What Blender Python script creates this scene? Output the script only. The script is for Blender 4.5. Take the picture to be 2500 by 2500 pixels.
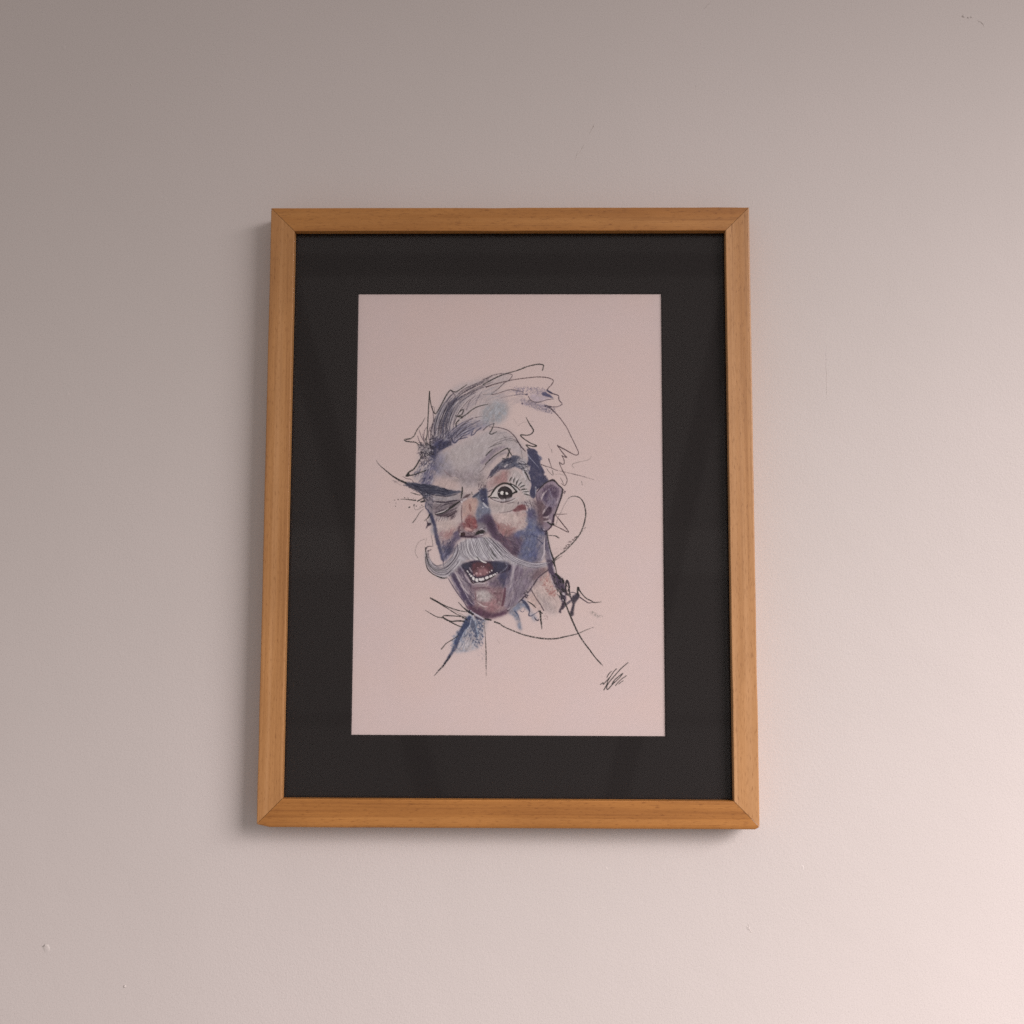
# A framed portrait print hanging on a painted wall, lit by daylight falling in from the right.
import bpy, bmesh, math
import numpy as np
from mathutils import Matrix, Vector

scene = bpy.context.scene
C = scene.collection
for o in list(bpy.data.objects): bpy.data.objects.remove(o)

# ---------------------------------------------------------------- camera (units: metres; wall face is y = 0, z up, camera on -y)
cam_data = bpy.data.cameras.new('camera')
cam_data.sensor_fit = 'HORIZONTAL'; cam_data.sensor_width = 36.0; cam_data.lens = 36.0
cam_data.clip_start = 0.01; cam_data.clip_end = 50
cam = bpy.data.objects.new('camera', cam_data); C.objects.link(cam)
PITCH, YAW, ROLL = math.radians(4.89842), math.radians(0.69460), math.radians(-0.17935)
Rz = Matrix.Rotation(YAW, 3, 'Z'); Rx = Matrix.Rotation(PITCH, 3, 'X'); Ry = Matrix.Rotation(ROLL, 3, 'Y')
R = Rz @ Rx @ Ry
right, fwd, up = R.col[0], R.col[1], R.col[2]
M = Matrix(((right.x, up.x, -fwd.x, 0.01519), (right.y, up.y, -fwd.y, -1.00189), (right.z, up.z, -fwd.z, -0.08645), (0, 0, 0, 1)))
cam.matrix_world = M
scene.camera = cam

# ---------------------------------------------------------------- light
world = bpy.data.worlds.new('World'); scene.world = world; world.use_nodes = True
bg = world.node_tree.nodes['Background']
# the dim room the picture faces: paler above, darker below, with narrow soft bands added so the glass shows faint reflections
wt = world.node_tree; geo = wt.nodes.new('ShaderNodeNewGeometry'); sep = wt.nodes.new('ShaderNodeSeparateXYZ'); wt.links.new(geo.outputs['Incoming'], sep.inputs[0])
def wmath(op, a, b, c=None):
    m = wt.nodes.new('ShaderNodeMath'); m.operation = op
    for s, v in zip(m.inputs, (a, b, c)):
        if v is None: continue
        if hasattr(v, 'links'): wt.links.new(v, s)
        else: s.default_value = v
    return m.outputs[0]
def wstep(v, lo, hi, a, b):
    m = wt.nodes.new('ShaderNodeMapRange'); m.interpolation_type = 'SMOOTHSTEP'; wt.links.new(v, m.inputs[0])
    for k, q in zip((1, 2, 3, 4), (lo, hi, a, b)): m.inputs[k].default_value = q
    return m.outputs[0]
DX, DY, DZ = (wmath('MULTIPLY', sep.outputs[k], -1.0) for k in range(3))          # direction looked in
dep = wmath('MAXIMUM', wmath('ABSOLUTE', DY, 0.0), 0.02); sx_, sz_ = wmath('DIVIDE', DX, dep), wmath('DIVIDE', DZ, dep)
lev = wstep(DZ, -0.9, 0.9, 0.88, 1.12)
def band(v, lo, hi, soft, k):                                                        # an added narrow soft-edged strip of the world, k times as bright
    return wmath('ADD', wmath('MULTIPLY', wmath('MULTIPLY', wstep(v, lo, lo + soft, 0, 1), wstep(v, hi - soft, hi, 1, 0)), k - 1.0), 1.0)
for v, lo, hi, soft, k in ((wmath('MULTIPLY_ADD', sz_, -0.24, sx_), 0.118, 0.150, 0.008, 0.62), (wmath('MULTIPLY_ADD', sz_, 0.30, sx_), -0.165, -0.128, 0.010, 0.68),
                           (sz_, 0.318, 0.350, 0.008, 0.70), (sz_, 0.020, 0.075, 0.012, 1.28), (sz_, -0.125, -0.105, 0.008, 0.80)):
    lev = wmath('MULTIPLY', lev, band(v, lo, hi, soft, k))
bg.inputs['Color'].default_value = (1.0, 0.883, 0.842, 1)
wt.links.new(wmath('MULTIPLY', lev, 0.365), bg.inputs['Strength'])
ld = bpy.data.lights.new('window_light', 'AREA'); ld.shape = 'RECTANGLE'; ld.size = 1.6; ld.size_y = 1.9
ld.energy = 81; ld.color = (1.0, 0.898, 0.885); ld.spread = math.radians(101)
lamp = bpy.data.objects.new('window_light', ld); C.objects.link(lamp)
lamp.location = (2.22, -2.16, 0.55)
lamp.rotation_euler = (Vector((0.68, -0.26, -2.55)) - lamp.location).to_track_quat('-Z', 'Y').to_euler()
vs = scene.view_settings
vs.view_transform = 'Standard'; vs.look = 'None'; vs.gamma = 1.0; vs.use_curve_mapping = False; vs.exposure = 0.0
scene.cycles.use_denoising = False
scene.cycles.max_bounces = 8

# ---------------------------------------------------------------- helpers
def tag(o, label=None, cat=None, group=None, kind=None):
    for k, v in (('label', label), ('category', cat), ('group', group), ('kind', kind)):
        if v: o[k] = v
    return o
def obj(name, me, mat, parent=None):
    o = bpy.data.objects.new(name, me); C.objects.link(o)
    if mat: me.materials.append(mat)
    if parent: o.parent = parent
    return o
def mesh(name, verts, faces, smooth=False):
    me = bpy.data.meshes.new(name); me.from_pydata([tuple(v) for v in verts], [], faces); me.update()
    bm = bmesh.new(); bm.from_mesh(me); bmesh.ops.recalc_face_normals(bm, faces=bm.faces); bm.to_mesh(me); bm.free()
    if smooth:
        for p in me.polygons: p.use_smooth = True
    return me
def box(name, x0, x1, y0, y1, z0, z1):
    v = [(x, y, z) for x in (x0, x1) for y in (y0, y1) for z in (z0, z1)]
    f = [(0, 1, 3, 2), (4, 6, 7, 5), (0, 4, 5, 1), (2, 3, 7, 6), (0, 2, 6, 4), (1, 5, 7, 3)]
    return mesh(name, v, f)
class Nodes:
    def __init__(self, name):
        self.m = bpy.data.materials.new(name); self.m.use_nodes = True
        self.t = self.m.node_tree; self.t.nodes.clear()
        self.out = self.t.nodes.new('ShaderNodeOutputMaterial')
    def n(self, kind, **kw):
        nd = self.t.nodes.new('ShaderNode' + kind)
        for k, v in kw.items():
            if k.startswith('i_'): nd.inputs[k[2:].replace('_', ' ')].default_value = v
            elif hasattr(nd, k): setattr(nd, k, v)
        return nd
    def l(self, a, b): self.t.links.new(a, b)
    def ramp(self, fac, stops):
        r = self.n('ValToRGB'); e = r.color_ramp.elements
        while len(e) < len(stops): e.new(0.5)
        for k, (p, c) in zip(e, stops): k.position = p; k.color = c if len(c) == 4 else (*c, 1)
        self.l(fac, r.inputs['Fac']); return r.outputs['Color']
    def mix(self, fac, a, b, mode='MIX'):
        m = self.n('Mix', data_type='RGBA', blend_type=mode)
        for s, v in ((m.inputs['Factor'], fac), (m.inputs['A'], a), (m.inputs['B'], b)): pass
        fs = [i for i in m.inputs if i.name == 'Factor' and i.type == 'VALUE'][0]
        A = [i for i in m.inputs if i.name == 'A' and i.type == 'RGBA'][0]; Bq = [i for i in m.inputs if i.name == 'B' and i.type == 'RGBA'][0]
        for s, v in ((fs, fac), (A, a), (Bq, b)):
            if hasattr(v, 'links'): self.l(v, s)
            else: s.default_value = v if not isinstance(v, tuple) or len(v) == 4 else (*v, 1)
        return [o for o in m.outputs if o.type == 'RGBA'][0]
    def noise(self, vec, scale, detail=3, rough=0.5, w=None):
        t = self.n('TexNoise', noise_dimensions='4D' if w is not None else '3D')
        t.inputs['Scale'].default_value = scale; t.inputs['Detail'].default_value = detail; t.inputs['Roughness'].default_value = rough
        self.l(vec, t.inputs['Vector'])
        if w is not None: self.l(w, t.inputs['W'])
        return t.outputs['Fac']
    def mapping(self, vec, scale=(1, 1, 1), loc=(0, 0, 0)):
        m = self.n('Mapping'); m.inputs['Scale'].default_value = scale; m.inputs['Location'].default_value = loc
        self.l(vec, m.inputs['Vector']); return m.outputs['Vector']
    def bump(self, h, strength, dist, normal=None):
        b = self.n('Bump'); b.inputs['Strength'].default_value = strength; b.inputs['Distance'].default_value = dist
        self.l(h, b.inputs['Height'])
        if normal: self.l(normal, b.inputs['Normal'])
        return b.outputs['Normal']
    def bsdf(self, color, rough, normal=None, spec=0.5):
        p = self.n('BsdfPrincipled')
        if hasattr(color, 'links'): self.l(color, p.inputs['Base Color'])
        else: p.inputs['Base Color'].default_value = (*color, 1)
        if hasattr(rough, 'links'): self.l(rough, p.inputs['Roughness'])
        else: p.inputs['Roughness'].default_value = rough
        p.inputs['Specular IOR Level'].default_value = spec
        if normal: self.l(normal, p.inputs['Normal'])
        self.l(p.outputs['BSDF'], self.out.inputs['Surface']); return p

# ---------------------------------------------------------------- materials
def wall_material():
    N = Nodes('wall_paint'); co = N.n('TexCoord').outputs['Object']
    cloud = N.noise(co, 1.7, 4, 0.55); fine = N.noise(co, 260, 3, 0.6); roll = N.noise(N.mapping(co, (1, 1, 0.75)), 620, 2, 0.5); wave = N.noise(co, 5.5, 2, 0.5)
    c = N.ramp(cloud, [(0.3, (0.640, 0.600, 0.575)), (0.7, (0.672, 0.624, 0.604))])
    speck = N.ramp(N.noise(co, 900, 2, 0.6), [(0.32, (0.86, 0.86, 0.86)), (0.50, (1, 1, 1)), (0.75, (1.04, 1.04, 1.04))])
    c = N.mix(0.8, c, speck, 'MULTIPLY')
    patch = N.ramp(N.noise(co, 3.1, 3, 0.6), [(0.35, (0.35, 0.35, 0.35)), (0.65, (1, 1, 1))])       # the roller left more stipple in some places than others
    st = N.mix(1.0, N.mix(0.5, fine, roll), patch, 'MULTIPLY')
    n = N.bump(wave, 0.35, 0.005); n = N.bump(N.noise(co, 42, 3, 0.55), 0.22, 0.0012, n); n = N.bump(st, 0.62, 0.0006, n)
    N.bsdf(c, 0.62, n, 0.35); return N.m
def wood_material(name, tone):
    N = Nodes(name); co = N.n('TexCoord').outputs['Object']; rnd = N.n('ObjectInfo').outputs['Random']
    k = N.n('Math', operation='MULTIPLY'); N.l(rnd, k.inputs[0]); k.inputs[1].default_value = 37.0; w = k.outputs[0]
    bands = N.noise(N.mapping(co, (1.1, 62, 62)), 1.0, 3, 0.55, w)
    lines = N.noise(N.mapping(co, (5.0, 420, 420)), 1.0, 3, 0.6, w)
    fleck = N.noise(N.mapping(co, (170, 900, 900)), 1.0, 2, 0.5, w)
    cloud = N.noise(N.mapping(co, (9, 40, 40)), 1.0, 3, 0.6, w)
    d, m_, l_ = ((0.320, 0.134, 0.032), (0.395, 0.175, 0.044), (0.470, 0.232, 0.074))
    sc = lambda c: tuple(x * t for x, t in zip(c, tone))
    c = N.ramp(bands, [(0.30, sc(d)), (0.50, sc(m_)), (0.72, sc(l_))])
    c = N.mix(0.65, c, N.ramp(lines, [(0.28, (0.66, 0.58, 0.50)), (0.48, (1, 1, 1)), (0.72, (1.12, 1.15, 1.2))]), 'MULTIPLY')
    c = N.mix(0.75, c, N.ramp(fleck, [(0.28, (0.62, 0.54, 0.47)), (0.42, (1, 1, 1)), (0.75, (1.08, 1.10, 1.14))]), 'MULTIPLY')
    c = N.mix(0.6, c, N.ramp(cloud, [(0.3, (0.80, 0.77, 0.73)), (0.7, (1.18, 1.22, 1.28))]), 'MULTIPLY')
    pores = N.noise(N.mapping(co, (14, 2600, 2600)), 1.0, 2, 0.6, w)      # fine grooves along the grain give the planed wood its sheen
    n = N.bump(lines, 0.15, 0.0004); n = N.bump(fleck, 0.14, 0.0003, n); n = N.bump(pores, 0.4, 0.0003, n)
    p = N.bsdf(c, 0.5, n, 0.35); p.inputs['Coat Weight'].default_value = 0.35; p.inputs['Coat Roughness'].default_value = 0.28
    return N.m
def mat_board_material():
    N = Nodes('black_mat_board'); co = N.n('TexCoord').outputs['Object']
    c = N.ramp(N.noise(co, 1100, 3, 0.65), [(0.3, (0.0080, 0.0058, 0.0060)), (0.7, (0.0140, 0.0100, 0.0106))])
    dust = N.ramp(N.noise(co, 1500, 1, 0.5), [(0.84, (0, 0, 0)), (0.88, (1, 1, 1))])
    c = N.mix(dust, c, (0.16, 0.15, 0.15))
    N.bsdf(c, 0.85, N.bump(N.noise(co, 1400, 2, 0.6), 0.3, 0.0002), 0.25); return N.m
def glass_material():
    N = Nodes('picture_glass')
    lw = N.n('LayerWeight'); p5 = N.n('Math', operation='POWER'); N.l(lw.outputs['Facing'], p5.inputs[0]); p5.inputs[1].default_value = 5.0
    f = N.n('Math', operation='MULTIPLY_ADD'); N.l(p5.outputs[0], f.inputs[0]); f.inputs[1].default_value = 0.98; f.inputs[2].default_value = 0.02
    t = N.n('BsdfTransparent'); t.inputs['Color'].default_value = (0.985, 0.99, 0.985, 1)
    g = N.n('BsdfGlossy'); g.inputs['Roughness'].default_value = 0.03
    m = N.n('MixShader'); N.l(f.outputs[0], m.inputs[0]); N.l(t.outputs[0], m.inputs[1]); N.l(g.outputs[0], m.inputs[2])
    co = N.n('TexCoord').outputs['Object']; df = N.n('BsdfDiffuse'); df.inputs['Color'].default_value = (0.75, 0.74, 0.72, 1)
    film = N.n('Math', operation='MULTIPLY'); dust = N.ramp(N.noise(N.mapping(co, (1, 1, 0.45)), 7, 4, 0.6), [(0.35, (0.05, 0.05, 0.05)), (0.75, (1, 1, 1))])
    N.l(dust, film.inputs[0]); film.inputs[1].default_value = 0.0025
    m2 = N.n('MixShader'); N.l(film.outputs[0], m2.inputs[0]); N.l(m.outputs[0], m2.inputs[1]); N.l(df.outputs[0], m2.inputs[2])
    N.l(m2.outputs[0], N.out.inputs['Surface']); return N.m
def print_material():
    N = Nodes('printed_paper'); co = N.n('TexCoord').outputs['Object']
    a = N.n('Attribute', attribute_name='print_colour').outputs['Color']
    grain = N.ramp(N.noise(co, 1300, 3, 0.6), [(0.28, (0.90, 0.90, 0.90)), (0.55, (1, 1, 1)), (0.8, (1.05, 1.05, 1.05))])
    tint = N.ramp(N.noise(co, 14, 3, 0.6), [(0.35, (1.0, 0.985, 0.97)), (0.65, (0.985, 0.99, 1.0))])
    c = N.mix(0.6, a, grain, 'MULTIPLY'); c = N.mix(1.0, c, tint, 'MULTIPLY')
    N.bsdf(c, 0.7, N.bump(N.noise(co, 1500, 2, 0.6), 0.2, 0.0001), 0.25); return N.m
def plain(name, col, rough):
    N = Nodes(name); co = N.n('TexCoord').outputs['Object']
    c = N.ramp(N.noise(co, 90, 3, 0.6), [(0.3, tuple(x * 0.9 for x in col)), (0.7, tuple(min(1, x * 1.08) for x in col))])
    N.bsdf(c, rough); return N.m
WALL, GLASS, MAT, PRINT = wall_material(), glass_material(), mat_board_material(), print_material()

# ---------------------------------------------------------------- wall
wall = tag(obj('wall', box('wall', -2.6, 2.6, 0.0, 0.12, -2.2, 2.2), WALL), kind='structure')
def blemish(x, z, rx, rz, h, ang=0.0, seed=0):
    """a nib, run or filled spot in the paint: a low lens-shaped lump standing proud of the wall face"""
    rng = np.random.default_rng(seed); n, rings = 12, ((1.0, 0.0), (0.72, 0.55), (0.35, 0.92))
    v, f = [], []
    for s, hh in rings:
        for i in range(n):
            a = 2 * math.pi * i / n; k = s * (1 + 0.22 * rng.normal() * s)
            px, pz = rx * k * math.cos(a), rz * k * math.sin(a)
            v.append((px * math.cos(ang) - pz * math.sin(ang), -h * hh + 0.0002, px * math.sin(ang) + pz * math.cos(ang)))
    v.append((0, -h + 0.0002, 0))
    for r in range(2):
        for i in range(n): f.append((r * n + i, r * n + (i + 1) % n, (r + 1) * n + (i + 1) % n, (r + 1) * n + i))
    for i in range(n): f.append((2 * n + i, 2 * n + (i + 1) % n, 3 * n))
    o = obj('paint_blemish', mesh('paint_blemish', v, f, True), WALL, wall); o.location = (x, 0, z)
    return o
def ridge(path, w, seed):
    """a hairline in the paint film: a thin uneven ridge that follows a short path"""
    rng = np.random.default_rng(seed); p = np.array(path); t = np.linspace(0, 1, len(p)); k = np.linspace(0, 1, 14)
    q = np.c_[np.interp(k, t, p[:, 0]), np.interp(k, t, p[:, 1])] + rng.normal(0, 0.00035, (14, 2))
    d = np.gradient(q, axis=0); d /= np.linalg.norm(d, axis=1)[:, None]; v, f = [], []; c0 = q.mean(0)
    for i in range(14):
        s = w * math.sin(math.pi * (i + 0.6) / 14.2) * rng.uniform(0.6, 1.3); nx_, nz_ = -d[i, 1] * s, d[i, 0] * s; x, z = q[i] - c0
        v += [(x - nx_, 0.0002, z - nz_), (x, -0.9 * s, z), (x + nx_, 0.0002, z + nz_)]
    for i in range(13):
        for j in range(2): f.append((3 * i + j, 3 * i + j + 1, 3 * i + j + 4, 3 * i + j + 3))
    o = obj('hairline_crack', mesh('hairline_crack', v, f), WALL, wall); o.location = (c0[0], 0, c0[1])
blemish(-0.4593, 0.4778, 0.00279, 0.00359, 0.00050, 0, 1)
blemish(0.0690, 0.3648, 0.00120, 0.00638, 0.00035, -0.6, 2)
blemish(0.0744, 0.3720, 0.00120, 0.00479, 0.00030, -0.9, 3)
blemish(0.4615, 0.5073, 0.00199, 0.00160, 0.00120, 0, 4)
blemish(0.4664, 0.5059, 0.00160, 0.00120, 0.00120, 0, 5)
blemish(0.4697, 0.5064, 0.00160, 0.00120, 0.00100, 0, 6)
blemish(-0.4405, 0.1165, 0.00359, 0.00359, 0.00035, 0, 7)
blemish(-0.4392, -0.4185, 0.00439, 0.00559, 0.00050, 0.3, 8)
blemish(-0.3628, -0.4530, 0.00120, 0.00120, 0.00140, 0, 9)
blemish(0.2276, -0.3954, 0.00160, 0.00319, 0.00050, 0.3, 10)
blemish(-0.0905, 0.4612, 0.00479, 0.00359, 0.00025, 0, 11)
blemish(0.2375, 0.2068, 0.00120, 0.00120, 0.00050, 0, 12)
blemish(0.1984, 0.5206, 0.00559, 0.00120, 0.00030, 0.5, 13)
blemish(0.3859, 0.3949, 0.00239, 0.00199, 0.00030, 0, 14)
blemish(0.1890, 0.4343, 0.00120, 0.00080, 0.00050, 0, 15)
blemish(-0.3402, 0.2513, 0.00399, 0.00279, 0.00018, 0.4, 16)
blemish(0.3924, -0.0994, 0.00559, 0.00399, 0.00020, 0.2, 17)
blemish(-0.1319, -0.4032, 0.00479, 0.00638, 0.00018, 0.7, 18)
blemish(0.1012, -0.4203, 0.00359, 0.00279, 0.00020, 0, 19)
blemish(-0.3773, -0.1019, 0.00319, 0.00479, 0.00020, 0, 20)
blemish(0.3419, 0.2507, 0.00359, 0.00239, 0.00020, 0.5, 21)
blemish(0.2805, -0.3399, 0.00199, 0.00479, 0.00030, 0.2, 22)
blemish(0.4196, -0.3504, 0.00399, 0.00319, 0.00022, 0.3, 23)
blemish(-0.2955, 0.4357, 0.00120, 0.00120, 0.00050, 0, 24)
blemish(-0.3881, 0.4373, 0.00120, 0.00120, 0.00060, 0, 25)
blemish(0.0939, -0.3411, 0.00160, 0.00279, 0.00030, 0.4, 26)
ridge([(0.0661, 0.3562), (0.0678, 0.3622), (0.0715, 0.3665), (0.0740, 0.3712), (0.0765, 0.3742)], 0.0006, 40)
ridge([(0.0799, 0.3828), (0.0840, 0.3905), (0.0857, 0.3957)], 0.0006, 41)
ridge([(0.1975, 0.5162), (0.2018, 0.5206), (0.2052, 0.5250)], 0.0006, 42)
ridge([(0.3147, 0.1673), (0.3137, 0.1426), (0.3140, 0.1179), (0.3133, 0.1076)], 0.00022, 43)
ridge([(0.4750, 0.5029), (0.4795, 0.5007), (0.4826, 0.4958)], 0.0006, 44)
ridge([(0.2277, -0.3913), (0.2287, -0.3962), (0.2314, -0.3999)], 0.0006, 45)

# ---------------------------------------------------------------- picture frame
FW, FH, RW = 0.46757, 0.59134, 0.02344            # outer width, outer height, face width of the moulding
FRONT, BACK = -0.030, -0.0015
frame = bpy.data.objects.new('picture_frame', None); C.objects.link(frame); frame.location = (0, 0, -FH / 2); frame.empty_display_size = 0.05
tag(frame, 'light honey brown wooden picture frame with a wide black mat behind glass', 'picture frame')
def rail(length, tone, foot=None, seed=0):
    """one mitred length of moulding, built along local x with its outer edge at local z = 0 and the opening at z = RW"""
    r = 0.0013; prof = [(0.0, BACK)]
    for i in range(4): a = math.pi / 2 * i / 3; prof.append((r - r * math.cos(a), FRONT + r - r * math.sin(a)))
    for i in range(4): a = math.pi / 2 * i / 3; prof.append((RW - 0.0008 + 0.0008 * math.sin(a), FRONT + 0.0008 - 0.0008 * math.cos(a)))
    prof += [(RW, FRONT + 0.0075), (RW - 0.0055, FRONT + 0.0075), (RW - 0.0055, BACK)]
    half = length / 2; rng = np.random.default_rng(seed)
    stations = np.r_[-half, -half + 0.004, -half + 0.012, np.linspace(-half + 0.03, half - 0.03, 40), half - 0.012, half - 0.004, half]
    wob = np.interp(stations, np.linspace(-half, half, 18), rng.normal(0, 0.00009, 18)); wob[0] = wob[-1] = 0
    v, f = [], []; P = len(prof)
    for s, wv in zip(stations, wob):
        for j, (u, y) in enumerate(prof):
            x = s * (half - u) / half if abs(s) < half else math.copysign(half - u, s)
            drop = 0.0
            if foot and j < 5:
                drop = -np.interp(s, (-half, -half + 0.012, half - 0.004, half), (0, foot[0], foot[1], 0)) * (1.0 if j < 2 else (1.0, 0.72, 0.38, 0.0)[j - 1])
            v.append((x, y, u + drop + (wv if 0 < j < 9 else 0)))
    S_ = len(stations)
    for i in range(S_ - 1):
        for j in range(P): f.append((i * P + j, (i + 1) * P + j, (i + 1) * P + (j + 1) % P, i * P + (j + 1) % P))
    f.append(tuple(range(P))); f.append(tuple((S_ - 1) * P + j for j in range(P)))
    return mesh('rail', v, f)
SIDE = wood_material('wood_side_rails_sheen_tint', (1.18, 1.30, 1.78)); FLAT = wood_material('wood_cross_rails', (1.04, 0.98, 0.86))  # side rails paler and pinker: window sheen put into their wood colour
G = 0.00022   # hairline gap at each mitre
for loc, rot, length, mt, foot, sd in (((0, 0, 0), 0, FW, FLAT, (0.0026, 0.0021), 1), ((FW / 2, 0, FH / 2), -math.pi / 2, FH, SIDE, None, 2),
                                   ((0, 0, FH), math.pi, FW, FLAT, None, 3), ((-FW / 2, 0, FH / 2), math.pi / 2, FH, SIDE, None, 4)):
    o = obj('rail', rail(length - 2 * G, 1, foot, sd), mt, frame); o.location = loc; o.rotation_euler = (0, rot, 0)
IN = RW - 0.0050                          # the sheets reach under the lip of the moulding
x0, x1, z0, z1 = -FW / 2 + IN, FW / 2 - IN, IN, FH - IN
obj('glass_pane', box('glass_pane', x0, x1, FRONT + 0.0078, FRONT + 0.0098, z0, z1), GLASS, frame)
# mat board: a sheet with a bevel-cut window
PX, PZ, PW, PH = 0.00023, -0.00093, 0.29700, 0.42699   # window of the mat: centre (from the frame's middle) and size
cz = FH / 2 + PZ; ym, yb = FRONT + 0.0101, FRONT + 0.0118; bv = 0.0012
def ring(hw, hh, cx, czz, y): return [(cx - hw, y, czz - hh), (cx + hw, y, czz - hh), (cx + hw, y, czz + hh), (cx - hw, y, czz + hh)]
v = [(x0, ym, z0), (x1, ym, z0), (x1, ym, z1), (x0, ym, z1)] + ring(PW / 2 + bv, PH / 2 + bv, PX, cz, ym) + ring(PW / 2, PH / 2, PX, cz, yb) + [(x0, yb, z0), (x1, yb, z0), (x1, yb, z1), (x0, yb, z1)]
f = []
for a, b in ((0, 4), (4, 8), (8, 12), (12, 0)):
    for i in range(4): f.append((a + i, a + (i + 1) % 4, b + (i + 1) % 4, b + i))
obj('mat_board', mesh('mat_board', v, f), MAT, frame)
obj('backing_board', box('backing_board', x0, x1, FRONT + 0.0140, FRONT + 0.0170, z0, z1), plain('brown_hardboard', (0.20, 0.12, 0.07), 0.85), frame)

# ---------------------------------------------------------------- the painter
class Paint:
    """A small raster painter: soft washes, charcoal strokes and speckle on a sheet (units: sheet mm, S cells per mm)."""
    def __init__(self, x0, y0, x1, y1, S, paper):
        self.x0, self.y0, self.S = x0, y0, S
        self.W, self.H = int(round((x1 - x0) * S)), int(round((y1 - y0) * S))
        self.c = np.empty((self.H, self.W, 3), np.float32); self.c[:] = paper
        self.rng = np.random.default_rng(7)
        self.tooth = self.noise(0.55, 2); self.mott = self.noise(3.0, 3); self.fibre = self.noise(1.1, 2); self.streak = self.drag(self.noise(0.7, 2))
    def noise(self, cell, octaves):
        out = np.zeros((self.H, self.W), np.float32); tot = 0
        for o in range(octaves):
            st = max(1.0, cell * self.S / 2 ** o)
            h, w = int(self.H / st) + 3, int(self.W / st) + 3
            g = self.rng.random((h, w)).astype(np.float32)
            yy, xx = np.arange(self.H) / st, np.arange(self.W) / st
            yi, xi = yy.astype(int), xx.astype(int)
            fy, fx = (yy - yi)[:, None], (xx - xi)[None]
            fy, fx = fy * fy * (3 - 2 * fy), fx * fx * (3 - 2 * fx)
            a = g[yi][:, xi] * (1 - fx) + g[yi][:, xi + 1] * fx
            b = g[yi + 1][:, xi] * (1 - fx) + g[yi + 1][:, xi + 1] * fx
            out += (a * (1 - fy) + b * fy) * 0.5 ** o; tot += 0.5 ** o
        out /= tot
        out -= out.mean(); out /= out.std() + 1e-6
        return out
    def drag(self, n, steps=9):
        out = sum(np.roll(np.roll(n, k, 0), -k // 2, 1) for k in range(steps)) / steps
        return out / (out.std() + 1e-6)
    def cells(self, pts):
        p = np.asarray(pts, float)
        return (p - (self.x0, self.y0)) * self.S
    @staticmethod
    def spline(p, closed=False, step=0.6):
        p = np.asarray(p, float)
        if len(p) < 3 and not closed:
            q = p
        else:
            q = np.vstack([p[-1:], p, p[:2]]) if closed else np.vstack([2 * p[0] - p[1], p, 2 * p[-1] - p[-2]])
            t = np.linspace(0, 1, 12, endpoint=False)[:, None]
            seg = []
            for i in range(1, len(q) - 2):
                a, b, c, d = q[i - 1], q[i], q[i + 1], q[i + 2]
                seg.append(0.5 * (2 * b + (c - a) * t + (2 * a - 5 * b + 4 * c - d) * t * t + (3 * b - a - 3 * c + d) * t ** 3))
            if not closed: seg.append(p[-1:])
            q = np.vstack(seg)
        if closed: return q
        L = np.r_[0, np.cumsum(np.hypot(*np.diff(q, axis=0).T))]
        n = max(2, int(L[-1] / step) + 1)
        s = np.linspace(0, L[-1], n)
        return np.c_[np.interp(s, L, q[:, 0]), np.interp(s, L, q[:, 1])]
    def blend(self, ys, xs, m, col, a):
        m = (np.clip(m, 0, 1) * a)[..., None]
        self.c[ys, xs] = self.c[ys, xs] * (1 - m) + np.asarray(col, np.float32) * m
    def blur(self, m, r):
        if r < 0.3: return m
        n = int(3 * r) + 1
        k = np.exp(-0.5 * (np.arange(-n, n + 1) / r) ** 2); k /= k.sum()
        m = np.apply_along_axis(lambda v: np.convolve(v, k, 'same'), 0, m)
        return np.apply_along_axis(lambda v: np.convolve(v, k, 'same'), 1, m)
    def inside(self, q, X, Y):
        m = np.zeros(np.broadcast(X, Y).shape, bool)
        for (ax, ay), (bx, by) in zip(q, np.roll(q, -1, 0)):
            if ay == by: continue
            m ^= ((ay > Y) != (by > Y)) & (X < (bx - ax) * (Y - ay) / (by - ay) + ax)
        return m
    def wash(self, pts, col, a=0.7, soft=1.0, grain=0.25, smooth=True):
        q = self.cells(pts)
        if smooth: q = self.spline(q, True)
        r = soft * self.S; pad = int(3 * r) + 4
        xa, ya = np.maximum(np.floor(q.min(0)).astype(int) - pad, 0)
        xb, yb = np.minimum(np.ceil(q.max(0)).astype(int) + pad, (self.W, self.H))
        if xb <= xa or yb <= ya: return
        ys, xs = slice(ya, yb), slice(xa, xb)
        Y, X = np.mgrid[ya:yb, xa:xb]
        X = X + self.S * (0.16 * self.mott[ys, xs] + 0.16 * self.fibre[ys, xs]); Y = Y + self.S * (0.16 * self.mott[ys, xs][::-1, ::-1] + 0.16 * self.fibre[ys, xs][::-1, ::-1])
        m = self.blur(self.inside(q, X, Y).astype(np.float32), max(r, 0.45))
        g = 1 + grain * (0.5 * self.mott[ys, xs] + 0.15 * self.fibre[ys, xs] + 0.12 * self.tooth[ys, xs])
        v = 1 + grain * (0.14 * self.mott[ys, xs] - 0.08 * self.fibre[ys, xs] + 0.14 * self.streak[ys, xs])
        m = (np.clip(m * np.clip(g, 0, 1.6), 0, 1) * a)[..., None]
        self.c[ys, xs] = self.c[ys, xs] * (1 - m) + np.asarray(col, np.float32) * v[..., None] * m
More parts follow.
